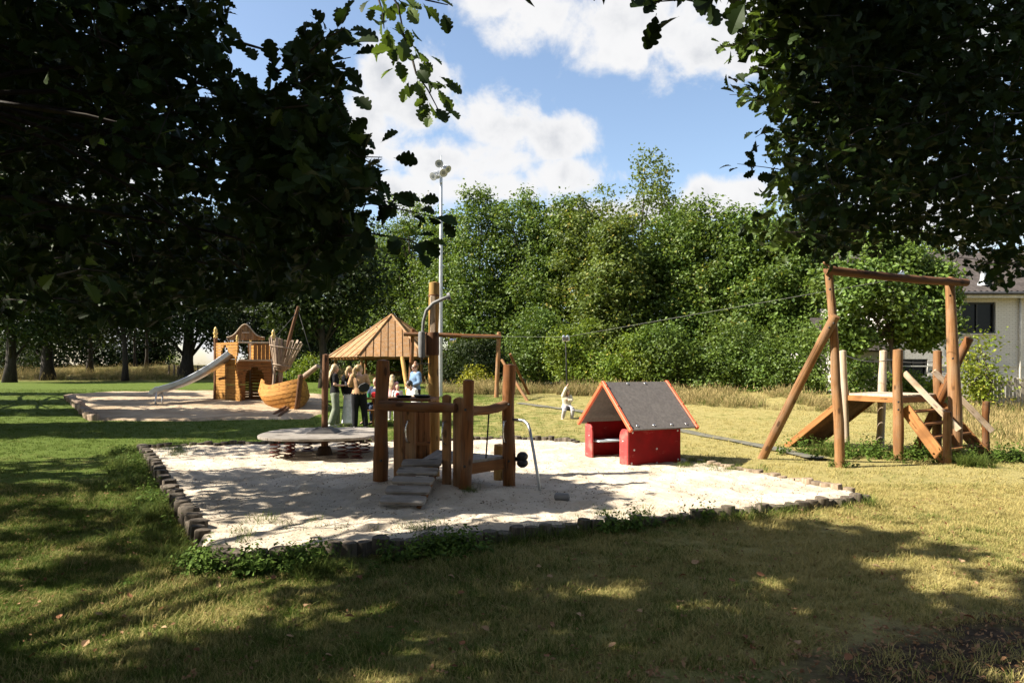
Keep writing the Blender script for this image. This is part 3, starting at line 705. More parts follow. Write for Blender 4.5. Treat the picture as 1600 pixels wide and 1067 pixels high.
# ------------------------------------------------------------------ red hut
def hut():
    u = Vector((.91, .42, 0)).normalized(); rz = math.atan2(u.y, u.x); O = Vector((1.535, 11.45, 0.02))
    T = thing('play_hut', 'small red play hut with grey roof and orange gable trim', 'play hut', O, rz)
    # own frame: x along the ridge (away from the opening), y across to the far side
    E, ZE, ZR, Lr = .80, .60, 1.335, 1.30; th = .028
    sl = math.atan2(ZR-ZE, E); Ls = math.hypot(E, ZR-ZE)
    for s in (-1, 1):
        M = Matrix.Translation((Lr/2, s*E/2, (ZE+ZR)/2)) @ Matrix.Rotation(-s*sl, 4, 'X')
        m = MB(); m.box((0,0,0), (Lr, Ls, th)); o = m.build('roof_panel', M_ROOFP, T, bev=.003); o.matrix_basis = M
        for xe in (-Lr/2-.005, Lr/2+.005):
            m = MB(); m.box((0,0,0), (.055, Ls+.04, .06)); o2 = m.build('barge_board', M_ORANGE, T, bev=.008); o2.matrix_basis = M @ Matrix.Translation((xe, 0, .0))
            for f in (-.42, -.02, .40):
                m = MB(); m.ball((0,0,0), (.022,.022,.012), 10, 6); b = m.build('bolt', M_ORANGE, T, smooth=True); b.matrix_basis = M @ Matrix.Translation((xe, f*Ls, .034))
        for yy, xs in ((s*.43, (-.50,-.18,.17,.47)), (-s*.455, (-.2,.16))):
            for xx in xs:
                m = MB(); m.ball((0,0,0), (.022,.022,.013), 10, 6); b = m.build('bolt', M_CHROME, T, smooth=True); b.matrix_basis = M @ Matrix.Translation((xx, yy*Ls, .018))
    y0 = .64; x0 = .07; x1 = 1.08
    for s in (-1, 1):
        m = MB(); m.box(((x0+x1)/2, s*y0, .30), (x1-x0, .035, .66)); m.build('side_wall', M_RED, T, bev=.004)
        # returns beside the opening with a rounded inner top corner
        w = .235; h = .60; pl = [(0,-.05),(w,-.05),(w,h-.12),(w-.02,h-.05),(w-.06,h-.01),(w-.10,h),(0,h)]
        m = MB(); m.prism(pl, -.0175, .0175, (0,-s,0), (0,0,1), (1,0,0), (x0-.02, s*(y0+.018), 0)); m.build('front_return', M_REDPALE, T, bev=.006)
    m = MB(); m.prism([(-.62,-.05),(.62,-.05),(.62,.68),(.35,.93),(-.35,.93),(-.62,.68)], 0, .03, (0,1,0), (0,0,1), (1,0,0), (x1+.002, 0, 0)); m.build('back_wall', M_RED, T, bev=.004)
    m = MB(); m.box(((x0+x1)/2+.02, .47, .31), (x1-x0-.06, .28, .03)); m.build('bench', M_BENCH, T, bev=.008)
    for s in (-1, 1):
        for (xx, zz) in ((.13,.55),(1.02,.55),(.16,.27),(.60,.27),(.11,.06),(.60,.04),(1.03,.07)):
            m = MB(); m.ball((xx, s*(y0+.018), zz), (.018,.010,.018), 8, 6); m.build('bolt', M_CHROME, T, smooth=True)
    for s in (-1, 1):
        m = MB(); m.ball((x0-.038, s*.52, .40), (.008,.014,.014), 8, 6); m.build('bolt', M_CHROME, T, smooth=True)
hut()

# ------------------------------------------------------------------ zip line: launching platform, cable, far frame
ZA = Vector((wx(1313, 11.2), 11.2, 0)); ZB = Vector((wx(1492, 12.2), 12.2, 0))
CAB0 = Vector((6.57, 11.68, 3.12)); TROL = at(884, 528, 21.0); CAB1 = Vector((wx(712, 27.2), 27.2, 2.86))
def zip_start():
    O = Vector((6.9, 12.4, 0)); T = thing('zip_line_platform', 'tall log zip line launch frame with wooden deck, ramp and steps', 'zip line platform', O)
    l = lambda v: Vector(v)-O
    pa = [(1313,727),(1311,660),(1306,600),(1304,540),(1300,480),(1295,428)]
    pts_ = [at(a, b, 11.2) for a, b in pa]; pts_[0].z = -.2
    m = MB(); m.tube([l(p)-l(ZA) for p in pts_], [.080,.078,.075,.068,.064,.062], 14, xax=(1,0,0), cap=.3); o = m.build('post', W_ORANGE, T, auto=50); o.location = l(ZA)
    pb = [(1494,712),(1493,640),(1489,560),(1487,500),(1484,434)]
    pts_ = [at(a, b, 12.2) for a, b in pb]; pts_[0].z = -.2
    m = MB(); m.tube([l(p)-l(ZB) for p in pts_], [.105,.11,.098,.085,.075], 14, xax=(1,0,0), cap=.3); o = m.build('post', W_ORANGE, T, auto=50); o.location = l(ZB)
    log('beam', l(at(1292, 421, 11.12)), l(at(1511, 442, 12.22)), .070, .066, W_DARK, T, bend=(.03, 0), n=14)
    log('beam_stub', l(at(1297, 421, 11.15)), l(at(1288, 409, 11.10)), .05, .028, W_ORANGE, T, label='broken pale branch stub at the end of the beam')
    log('brace', l(Vector((wx(1185,12.3), 12.3, -.15))), l(at(1305, 493, 11.02)), .080, .074, W_ORANGE, T, n=14)
    log('brace', l(Vector((wx(1425,13.3), 13.3, -.15))), l(at(1515, 528, 12.36)), .085, .078, W_BROWN, T, n=14)
    C = Vector((6.41,13.1,0)); D = Vector((7.49,13.9,0)); E = Vector((6.82,12.05,0)); Fp = Vector((8.0,12.85,0))
    for p, zt, r, mt, ln in ((C, 1.93, .068, W_RAIL, (-.06,0)), (D, 1.95, .075, W_RAIL, (.07,0)), (E, 1.92, .082, W_ORANGE, (-.01,0)), (Fp, 1.92, .075, W_ORANGE, (.01,0))):
        log('deck_post', l(p+Vector((0,0,-.15))), l(p+Vector((ln[0], ln[1], zt))), r*1.05, r*.95, mt, T)
    m = MB()
    mid = []
    for f in range(9):
        t = f/8; mid.append(l((C+Vector((-.05,0,1.86))).lerp(E+Vector((0,0,1.78)), t)+Vector((0,0,-.10*4*t*(1-t)))))
    m.tube(mid, .009, 6); m.build('safety_rope', M_ROPE, T, smooth=True)
    m = MB(); mid = [l((D+Vector((.06,0,1.80))).lerp(Fp+Vector((0,0,1.72)), f/8)+Vector((0,0,-.05*4*f/8*(1-f/8)))) for f in range(9)]; m.tube(mid, .009, 6); m.build('safety_rope', M_ROPE, T, smooth=True)
    z = 1.12; nb = 9
    for k in range(nb):
        t0 = (k+.03)/nb; t1 = (k+.97)/nb; m = MB()
        poly = [l(p)[:2] for p in (E.lerp(Fp, t0), E.lerp(Fp, t1), C.lerp(D, t1), C.lerp(D, t0))]
        m.prism(poly, z-.04, z, (1,0,0), (0,1,0), (0,0,1)); m.build('deck_board', W_RAIL, T, bev=.005)
    for a, b in ((C, E), (E, Fp), (Fp, D), (D, C)):
        q = (b-a).normalized(); plank('fascia', l(a+q*.05+Vector((0,0,z-.09))), l(b-q*.05+Vector((0,0,z-.09))), .04, .10, W_PLANKO, T)
    # ramp down to the left, seen from below
    r0 = C.lerp(D, .05)+Vector((0,0,z-.07)); r1 = D.lerp(C, .02)+Vector((0,0,z-.07)); dv = Vector((-.80, .95, -(z-.05)))
    nb = 6
    for k in range(nb):
        a = r0.lerp(r1, (k+.5)/nb); plank('ramp_board', l(a), l(a+dv), (r1-r0).length/nb*.96, .035, W_DARK, T, up=(-.3,.6,.6))
    plank('ramp_edge', l(r0+Vector((-.03,-.03,0))), l(r0+dv+Vector((-.03,-.03,0))), .045, .11, W_PLANKO, T)
    plank('ramp_edge', l(r1), l(r1+dv), .045, .11, W_PLANKO, T)
    # steps on the right with two hand rails and two newels
    s0 = E+Vector((.12, .02, z-.22)); s1 = Vector((7.35, 11.55, -.02)); t0 = Fp+Vector((.05, -.02, z-.22)); t1 = Vector((8.72, 12.55, -.02))
    plank('stringer', l(s0), l(s1), .05, .20, W_PLANKO, T); plank('stringer', l(t0), l(t1), .05, .20, W_PLANKO, T)
    for k in range(4):
        t = (k+.55)/4.3; a = s0.lerp(s1, t); b = t0.lerp(t1, t); plank('step', l(a+Vector((.03,.02,.05))), l(b+Vector((-.03,-.02,.05))), .17, .04, W_PLANKX, T)
    log('newel', l(Vector((7.36,11.55,-.15))), l(Vector((7.37,11.55,.86))), .068, .062, W_ORANGE, T)
    log('newel', l(Vector((8.74,12.60,-.15))), l(Vector((8.75,12.60,.98))), .062, .058, W_BROWN, T)
    plank('hand_rail', l(at(1413, 582, 12.0)), l(at(1499, 672, 11.45)), .045, .10, W_RAILX, T)
    plank('hand_rail', l(at(1459, 579, 12.75)), l(at(1551, 674, 12.5)), .045, .10, W_RAILX, T)
    for p in (at(1296,436,11.12), at(1297,452,11.12), at(1484,446,12.08), at(1485,462,12.08), at(1303,505,10.93), at(1296,512,10.95), at(1489,560,12.08), at(1404,628,11.95), at(1404,640,11.95)):
        b = MB(); b.ball(l(p), (.02,.012,.02), 8, 6); b.build('bolt', M_DKPLATE, T, smooth=True)
    m = MB(); m.bar(l(CAB0+Vector((-.06,-.05,.03))), l(CAB0+Vector((.12,.0,.10))), .05, .05); m.tube([l(CAB0+Vector((.02,-.02,-.02))), l(CAB0+Vector((.12,.02,.14)))], .03, 10); m.build('cable_clamp', M_CHROME, T, auto=40)
zip_start()
def zip_line():
    o = thing('zip_line_cable', 'thin steel zip line cable running from launch frame to far log frame', 'cable', CAB0)
    m = MB(); m.tube([(0,0,0), TROL-CAB0+Vector((0,0,.03)), CAB1-CAB0], .0038, 5); m.build('cable', M_CABLE, o, smooth=True)
    T = thing('zip_line_swing', 'hanging zip line trolley with dark rope and black disc seat', 'zip line swing', TROL)
    m = MB(); m.box((0,0,-.03), (.22,.08,.15)); m.ball((-.06,0,.03), (.06,.04,.06), 10, 6); m.ball((.06,0,.03), (.06,.04,.06), 10, 6); m.build('trolley', M_CHROME, T, bev=.02)
    m = MB(); m.tube([(0,0,-.1), (.02,0,-1.0), (.05,0,-2.14)], .017, 8); m.build('rope', M_ROPE, T, smooth=True)
    m = MB(); m.lathe([(.05,-.06),(.17,-.05),(.19,0),(.16,.05),(.06,.08)], 16, Matrix.Translation((.05,0,-2.17))); m.build('seat', M_BLACK, T, smooth=True)
zip_line()
def zip_end():
    Y = 27.0; g = tz(0, Y); O = Vector((wx(707, Y), Y, g)); T = thing('zip_line_gantry', 'reddish log goal frame at the far end of the zip line', 'zip line gantry', O)
    l = lambda v: Vector(v)-O
    log('post', l((wx(775,Y), Y, g-.2)), l(at(780, 519, Y)), .092, .080, W_ORANGE, T); log('post', l((wx(640,Y), Y, g-.2)), l(at(645, 514, Y)), .090, .08, W_BROWN, T)
    log('beam', l(at(631, 522, Y-.15)), l(at(783, 526, Y-.1)), .085, .078, W_BROWN, T)
    log('brace', l(Vector((wx(826,Y-1.2), Y-1.2, tz(0,Y-1.2)-.1))), l(at(784, 562, Y-.1)), .066, .06, W_ORANGE, T)
    log('brace', l(Vector((wx(640,Y-1.0), Y-1.0, tz(0,Y-1)-.1))), l(at(628, 558, Y-.1)), .085, .075, W_GOLD, T)
    log('brace', l(Vector((wx(828,Y+1.6), Y+1.6, tz(0,Y+1.6)-.1))), l(at(797, 553, Y+.3)), .06, .055, W_BROWN, T)
    m = MB(); m.ball((0,0,0), (.11,.08,.13), 10, 6); m.ball((.13,0,.03), (.05,.06,.10), 8, 6); o = m.build('stop_bracket', M_CHROME, T, smooth=True); o.location = l(at(706, 532, Y-.1))
zip_end()
# ------------------------------------------------------------------ wooden ship: stern castle with slide, and bow
def ship():
    Y = 24.6; k = Y/F; g = tz(0, Y)-.02
    def wall_boards(mb, outline, o, ex, ez, n, gap, th, hole=None):
        """horizontal boards of one wall cut to an outline given by left(z), right(z)"""
        (z0, z1, fl, fr) = outline; h = (z1-z0)/n; holes = hole or []
        for i in range(n):
            za = z0+h*i+gap/2; zb = z0+h*(i+1)-gap/2; zm = (za+zb)/2
            spans = [(fl(zm)+random.uniform(-.015,.015), fr(zm)+random.uniform(-.02,.02))]
            for (hx0, hx1, hz0, hz1, arch) in holes:
                if hz0 < zm < hz1:
                    a, b = hx0, hx1
                    if arch and zm > hz1-(hx1-hx0)/2:
                        r = (hx1-hx0)/2; q = zm-(hz1-r); w = math.sqrt(max(r*r-q*q, 0)); c = (hx0+hx1)/2; a, b = c-w, c+w
                    ns = []
                    for s in spans:
                        if a > s[0]: ns.append((s[0], min(a, s[1])))
                        if b < s[1]: ns.append((max(b, s[0]), s[1]))
                    spans = ns
            for a, b in spans:
                if b-a > .03:
                    t = th*random.uniform(.85, 1.1)
                    mb.prism([(a,za),(b,za),(b,zb),(a,zb)], -t/2, t/2, ex, (0,0,1), ez, o)
    # plan corners of the castle: A far left, B near corner, C right
    A = Vector((wx(338, Y+.9), Y+.9, g)); B = Vector((wx(372, Y), Y, g)); C = Vector((wx(427, Y+.55), Y+.55, g)); Dd = A+(C-B)
    T = thing('play_ship', 'wooden pirate ship playhouse with stern castle and steel slide', 'play ship', B)
    l = lambda v: Vector(v)-B
    H = 2.05; zf = 1.55
    exl = (A-B).normalized(); Ll = (A-B).length; nl = Vector((exl.y, -exl.x, 0)); nl = nl if nl.y < 0 or nl.x < 0 else -nl
    exr = (C-B).normalized(); Lr = (C-B).length; nr = Vector((exr.y, -exr.x, 0))
    wav = lambda z: .10*math.sin(z*3.0+.6)+.03*math.sin(z*8)-.14*(z/2.2-.2)
    m = MB(); wall_boards(m, (-.2, 2.28, lambda z: -.04-wav(z)*1.1-.03*random.random(), lambda z: Ll+.02-.02*math.sin(z*4)), (0,0,0), exl, nl, 24, .012, .05, [(Ll*.42, Ll*.75, 1.58, 2.14, True)])
    o = m.build('side_wall', W_SHIP, T); o['kind'] = 'stuff'
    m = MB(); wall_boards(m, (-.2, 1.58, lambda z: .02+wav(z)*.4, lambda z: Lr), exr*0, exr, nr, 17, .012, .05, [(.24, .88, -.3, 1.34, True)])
    o = m.build('front_wall', W_SHIPSHADE, T); o['kind'] = 'stuff'
    m = MB(); wall_boards(m, (-.2, 2.2, lambda z: 0, lambda z: Ll), l(C), exl, nl, 20, .012, .05); o = m.build('side_wall', W_SHIP, T); o['kind'] = 'stuff'
    m = MB(); wall_boards(m, (-.2, 1.62, lambda z: 0, lambda z: Lr), l(A), exr, nr, 20, .012, .05); o = m.build('back_wall', W_SHIP, T); o['kind'] = 'stuff'
    m = MB(); m.prism([l(p)[:2] for p in (B, C, Dd, A)], 1.53, 1.59, (1,0,0), (0,1,0), (0,0,1)); m.build('floor', W_RAIL, T)
    # parapet: upright boards on the right half, rails
    for i in range(5):
        p = B+exr*(Lr*.48+i*Lr*.115)+nr*.03; plank('parapet_board', l(p+Vector((0,0,1.64))), l(p+Vector((0,0,2.22))), .125, .03, W_PLANKO, T, up=nr)
    for z in (1.62, 2.26): plank('parapet_rail', l(B+nr*.05+Vector((0,0,z))), l(C+nr*.05+Vector((0,0,z))), .05, .06, W_RAILX, T)
    for f in (.30, .47): plank('parapet_post', l(B+exr*Lr*f+nr*.0+Vector((0,0,1.60))), l(B+exr*Lr*f+Vector((0,0,2.24))), .05, .05, W_PLANKX, T, up=nr)
    # four corner poles, three with gilt finials
    for p, zt, fin in ((A+exl*.06, 2.46, 1), (B, 2.34, 0), (C, 2.34, 1), (Dd, 2.3, 0)):
        if p is not B: log('corner_post', l(p+Vector((0,0,-.2))), l(p+Vector((0,0,zt))), .075, .065, W_DARK if fin else W_RAIL, T)
        if p is B: p = B+exl*.06; zt = 2.28
        s = 1.0 if fin else .6
        m = MB(); m.lathe([(.02*s,0),(.07*s,.0),(.075*s,.05*s),(.045*s,.09*s),(.085*s,.15*s),(.09*s,.19*s),(.05*s,.25*s),(.07*s,.29*s),(.045*s,.36*s),(.012*s,.42*s)], 12, Matrix.Translation(l(p+Vector((0,0,zt))))); m.build('finial', M_GOLD, T, smooth=True)
    # arched plank roof panel at the back, with a curved edge
    R0 = at(355, 529, Y+.9); R1 = at(414, 529, Y+1.1); ex = (R1-R0).normalized(); W = (R1-R0).length
    prof = lambda t: .50*math.exp(-((t-.48)/.24)**2)+.02
    nb = 11
    for i in range(nb):
        t0 = i/nb; t1 = (i+1)/nb-.008; m = MB(); m.prism([(t0*W,-.06),(t1*W,-.06),(t1*W,prof(t1)),((t0+t1)/2*W,prof((t0+t1)/2)),(t0*W,prof(t0))], -.02, .02, ex, (0,0,1), (-ex.y, ex.x, 0), l(R0)); m.build('roof_board', W_ROOF, T)
    m = MB(); m.tube([l(R0+ex*W*t+Vector((0,-.04,prof(t)+.01))) for t in np.linspace(0, 1, 25)], .03, 6); m.build('roof_edge', W_RAIL, T, smooth=True)
    plank('roof_batten', l(R0+ex*.55+Vector((0,-.05,.22))), l(R1-ex*.55+Vector((0,-.05,.22))), .03, .05, W_RAILX, T)
    # slide
    S0 = at(364, 553, Y+.30); S1 = at(250, 611, Y-.15); cur = []
    for t in np.linspace(0, 1, 22):
        e = t; p = S0.lerp(S1, e); p.z = S0.z+(S1.z-S0.z)*(1-(1-t)**1.55)*.97+(0 if t < .93 else -.02); cur.append(p)
    tail = [cur[-1]+Vector((-.10,-.02,-.05)), cur[-1]+Vector((-.13,-.02,-.14))]; side = Vector((.06, 1, 0)).normalized(); hw = .24
    prof2 = [(-hw-.02,.13),(-hw+.01,.15),(-hw+.02,.02),(-hw+.08,-.02),(hw-.08,-.02),(hw-.02,.02),(hw-.01,.15),(hw+.02,.13),(hw+.01,-.02),(hw-.06,-.07),(-hw+.06,-.07),(-hw-.01,-.02)]
    V = []; Fc = []; n = len(prof2); allp = cur+tail
    for i, p in enumerate(allp):
        d = (allp[min(i+1, len(allp)-1)]-allp[max(i-1, 0)]).normalized(); up = side.cross(d); up = up if up.z > 0 or i >= len(cur) else -up
        if i >= len(cur): up = Vector((-1,0,.3)).normalized()
        for a, b in prof2: V.append(l(p+side*a+up*b))
    for i in range(len(allp)-1):
        for q in range(n): Fc.append((i*n+q, i*n+(q+1) % n, (i+1)*n+(q+1) % n, (i+1)*n+q))
    m = MB(); m.add(V, Fc); m.build('slide', M_SLIDE, T, auto=40)
    for s in (-.2, .2):
        p = S1+side*s+Vector((-.02,0,0)); m = MB(); m.tube([l(p+Vector((0,0,-.02))), l(Vector((p.x-.03, p.y, g-.1)))], .035, 8); m.build('slide_leg', M_SLIDE, T, smooth=True)
    log('stub', l(at(343,592,Y+.3)), l(at(352,590,Y+.1)), .05, .05, W_DARK, T)
    # ---- bow
    Yb = 23.6; g2 = tz(0, Yb); Bo = Vector((wx(440,Yb), Yb, g2)); T2 = thing('play_ship_bow', 'half sunk wooden ship bow with leaning mast and slatted crows nest', 'play ship bow', Bo)
    l2 = lambda v: Vector(v)-Bo
    # hull: stations from the open stern (left) to the stem (right, nearer)
    P0 = Vector((wx(438,Yb+1.0), Yb+1.0, 0)); P1 = Vector((wx(463,Yb-.75), Yb-.75, 0)); ax = (P1-P0); L = ax.length; ax.normalize(); sd = Vector((-ax.y, ax.x, 0))
    def st(t, s, q):   # t along, s = side -1/+1, q 0 keel .. 1 sheer
        w = .80*(1-max(0, (t-.25)/.75)**2.4)*(.94 if t < .2 else 1)+.02
        sheer = .94-.14*math.sin(t*PI*.9)+.36*max(0, t-.5)**1.2+(.06 if t < .25 else 0)
        keel = -.22+.10*t-.10*math.sin(t*PI)+.0
        f = w*min(1.0, (q*1.7)**.5)*(1-.14*max(0, q-.6)/.4); z = keel+(sheer-keel)*q
        rake = .46*max(0, t-.6)/.4*q
        return P0+ax*(t*L+rake)+sd*(s*f)+Vector((0,0,g2+z))
    nbd = 8; ns = 16
    for s in (-1, 1):
        for b in range(nbd):
            q0 = (b+.02)/nbd; q1 = (b+.99)/nbd; V = []; Fc = []
            for i in range(ns+1):
                t = i/ns
                if b == nbd-1 and t < .12: t = .0+t
                o0 = st(t, s, q0); o1 = st(t, s, q1); out = sd*s*.012
                for v in (o0+out, o1+out*.4, o1-sd*s*.03, o0-sd*s*.03): V.append(l2(v))
            for i in range(ns):
                for q in range(4): Fc.append((i*4+q, i*4+(q+1) % 4, (i+1)*4+(q+1) % 4, (i+1)*4+q))
            Fc.append((0,1,2,3)); Fc.append((ns*4+3, ns*4+2, ns*4+1, ns*4)); m = MB(); m.add(V, Fc); m.build('hull_plank', W_SHIPX, T2)
    m = MB(); stem = [st(1.0, 1, q)+ax*.03-sd*.02 for q in (0,.25,.5,.75,1.0)]; stem.append(stem[-1]+Vector((.0,0,.10))); m.tube([l2(p) for p in stem], .085, 8); m.build('stem', W_DARK, T2, smooth=True)
    log('bowsprit', l2(at(452, 606, Yb-.2)), l2(at(497, 572, Yb-.9)), .095, .085, W_DRIFT, T2)
    log('mast', l2(at(430, 612, Yb+.1)), l2(at(466, 479, Yb)), .095, .05, W_DARK, T2)
    log('mast_foot', l2(at(427, 604, Yb)), l2(at(431, 560, Yb-.05)), .055, .05, W_DRIFT, T2); log('mast_foot', l2(at(436, 605, Yb+.15)), l2(at(440, 565, Yb)), .10, .08, W_DRIFT, T2)
    # crow's nest of flared slats
    c0 = at(440, 575, Yb); c1 = at(447, 533, Yb); tilt = (c1-c0).normalized(); e1 = Vector((1,0,0)); e1 = (e1-tilt*e1.dot(tilt)).normalized(); e2 = tilt.cross(e1)
    for i in range(18):
        a = 2*PI*i/18+.1; d = e1*math.cos(a)+e2*math.sin(a); p0 = c0+d*.24; p1 = c0+tilt*random.uniform(.86,1.05)+d*.56
        plank('nest_slat', l2(p0), l2(p1), .095, .03, W_DRIFTX, T2, up=d, rot=random.gauss(0,.1))
    for h, r in ((.10,.29),(.72,.50)):
        m = MB(); m.tube([l2(c0+tilt*h+(e1*math.cos(2*PI*i/20)+e2*math.sin(2*PI*i/20))*r) for i in range(21)], .028, 6); m.build('nest_hoop', W_DRIFT, T2, smooth=True)
    m = MB(); m.ball(l2(c0+tilt*-.03), (.2,.2,.10), 14, 6); m.build('nest_floor', W_DRIFT, T2)
    for q, e in (((466,486),(492,572)),((466,486),(428,530)),((424,560),(431,610))):
        m = MB(); m.tube([l2(at(q[0],q[1],Yb)), l2(at(e[0],e[1],Yb-.4))], .012, 5); m.build('stay_rope', M_ROPE, T2, smooth=True)
    for q in ((428,650,446,641),(436,653,450,643)):
        p = gp(q[0], q[1]); r = gp(q[2], q[3]); log('half_buried_pole', l2(p+Vector((0,0,.05))), l2(r+Vector((0,0,.12))), .05, .05, W_DARK, T2)
W_SHIPSHADE = wood('ship_wood_shade', (0.17, 0.068, 0.020), (0.28, 0.12, 0.035), grain=(3, 3, 30))  # same ship wood, darkened so the front wall's shade sits in its colour
W_SHIPX = wood('hull_wood', (0.31, 0.135, 0.028), (0.44, 0.21, 0.050), grain=(3, 3, 26))
W_DRIFTX = wood('driftwood_slat', (0.24, 0.17, 0.12), (0.42, 0.32, 0.24), grain=(1.6, 26, 26))
ship()

# ------------------------------------------------------------------ open hexagonal pavilion
def pavilion():
    Y = 46.0; g = tz(0, Y); c = Vector((wx(612, Y), Y, g)); T = thing('pavilion', 'open pavilion with hexagonal board roof on posts', 'pavilion', c)
    R = 4.05*46/48*1.05; za = at(0, 493, Y).z-g; ze = at(0, 558, Y).z-g; a0 = -PI/2-math.radians(20)
    cor = [Vector((R*math.cos(a0+i*PI/3), R*math.sin(a0+i*PI/3), ze)) for i in range(6)]; ap = Vector((0,0,za))
    nb = 9
    for i in range(6):
        p, q = cor[i], cor[(i+1) % 6]; d = (q-p).normalized(); mid = (p+q)/2; up = (ap-mid); nrm = d.cross(up.normalized()).normalized()
        if nrm.z < 0: nrm = -nrm
        L = (q-p).length; hh = up.length
        for b in range(nb):
            x0 = -L/2+L*b/nb+.03; x1 = -L/2+L*(b+1)/nb-.03; f = lambda x: hh*(1-abs(x)/(L/2))
            poly = [(x0, -.08), (x1, -.08), (x1, max(f(x1)-.05, 0))]+([(0, hh-.08)] if x0 < 0 < x1 else [])+[(x0, max(f(x0)-.05, 0))]
            m = MB(); tt = .03+(.02 if b % 2 else 0); m.prism(poly, 0, tt, d, up.normalized(), nrm, mid); m.build('roof_board', W_ROOF, T)
        log('ridge_pole', p+Vector((0,0,.05)), ap+Vector((0,0,.06)), .085, .07, W_ROOF, T, wob=.02)
        m = MB(); m.bar(p*0.96+Vector((0,0,-.12+.04*ze)), q*.96+Vector((0,0,-.12+.04*ze)), .1, .14); m.build('eave_beam', W_PLANKX, T)
        pp = Vector((p.x*.9, p.y*.9, 0)); log('post', pp+Vector((0,0,-.3)), Vector((pp.x, pp.y, ze)), .11, .10, W_ORANGE, T)
    # underside
    m = MB(); v = [c_*.985 for c_ in cor]+[ap-Vector((0,0,.06))]; m.add(v, [(i, (i+1) % 6, 6) for i in range(6)]); m.build('roof_lining', W_DARK, T)
    # benches between the posts
    for i in (1,2,3,4):
        p, q = cor[i]*.82, cor[(i+1) % 6]*.82; p = Vector((p.x,p.y,.45)); q = Vector((q.x,q.y,.45)); d = (q-p).normalized()
        plank('bench_seat', p+d*.3, q-d*.3, .35, .05, W_PLANKX, T)
        for f in (.2, .8):
            r = p.lerp(q, f); plank('bench_leg', Vector((r.x,r.y,-.1)), Vector((r.x,r.y,.42)), .3, .06, W_PLANKX, T, up=d)
    m = MB(); m.lathe([(.3,0),(.9,0),(.95,.05),(.9,.1),(.3,.1)], 12, Matrix.Translation((0,0,.62))); m.build('table_top', W_PLANKX, T); log('table_leg', (0,0,-.2), (0,0,.62), .2, .2, W_DARK, T)
pavilion()

# ------------------------------------------------------------------ floodlight mast
def mast():
    Y = 27.6; g = tz(0, Y); O = Vector((wx(688, Y), Y, g)); T = thing('floodlight_mast', 'tall grey steel floodlight mast with five lamps', 'floodlight mast', O)
    tip = at(689.5, 243, Y)-O
    m = MB(); m.tube([(0,0,-.3), tip*.25, tip*.6, tip*.93, tip*.94, tip], [.095,.085,.07,.055,.025,.018], 12); m.build('pole', M_LAMP, T, auto=40)
    for px, py, dx, dy in ((687,256,0,-.2),(697,261,.25,.1),(693,271,.15,-.25),(683,270,-.2,.1),(679,276,-.25,-.2)):
        p = at(px, py, Y-.1)-O; p.y = dy*.9; b = Vector((tip.x, 0, p.z+.08)); m = MB(); m.tube([b, p], .025, 6); m.build('lamp_arm', M_STEEL, T)
        d = Vector((p.x-tip.x+dx*.5, dy-.35, -.32)).normalized(); q = Vector((0,0,1)).rotation_difference(d); M = Matrix.Translation(p) @ q.to_matrix().to_4x4()
        m = MB(); m.lathe([(.03,-.16),(.09,-.14),(.14,-.05),(.165,.06),(.165,.10),(.15,.10)], 14); lamp = m.build('lamp', M_LAMP, T, auto=40); lamp.matrix_basis = M
        m = MB(); m.lathe([(.01,.085),(.148,.085),(.148,.095),(.01,.105)], 14); m.build('lamp_glass', M_GLASSL, lamp)
    m = MB(); m.box(tip*.93+Vector((0,-.09,-.3)), (.10,.12,.35)); m.build('junction_box', M_LAMP, T, bev=.01)
mast()

# ------------------------------------------------------------------ house with white brick walls behind the trees on the right
def brickmat():
    m, nt, b = material('white_brick'); tc = objcoord(nt)
    br = nt.nodes.new('ShaderNodeTexBrick'); sp = nt.nodes.new('ShaderNodeSeparateXYZ'); nt.links.new(tc, sp.inputs[0])
    cb = nt.nodes.new('ShaderNodeCombineXYZ'); nt.links.new(n_math(nt, 'ADD', sp.outputs['X'], sp.outputs['Y']), cb.inputs[0]); nt.links.new(sp.outputs['Z'], cb.inputs[1]); nt.links.new(cb.outputs[0], br.inputs['Vector'])
    br.inputs['Color1'].default_value = (.66,.63,.58,1); br.inputs['Color2'].default_value = (.60,.57,.52,1); br.inputs['Mortar'].default_value = (.42,.39,.34,1)
    br.inputs['Scale'].default_value = 1.0; br.inputs['Brick Width'].default_value = .23; br.inputs['Row Height'].default_value = .075; br.inputs['Mortar Size'].default_value = .008
    nt.links.new(br.outputs['Color'], b.inputs['Base Color']); b.inputs['Roughness'].default_value = .85
    nt.links.new(n_bump(nt, br.outputs['Fac'], -.4, .01), b.inputs['Normal']); return m
M_WBRICK = brickmat()
M_TILE = plain('roof_tile', (0.055, 0.047, 0.044), 0.9, 0, 0.25, 3, 0.2, 0.08)
M_FRAMEW = plain('dark_window_frame', (0.035, 0.035, 0.037), 0.5)
M_PANE = plain('window_pane', (0.008, 0.009, 0.010), 0.25, 0, 0.05, 1, spec=0.2)
M_FASCIA = plain('pale_fascia', (0.55, 0.52, 0.46), 0.6)
M_PICKET = wood('picket_wood', (0.26, 0.22, 0.17), (0.40, 0.35, 0.28))
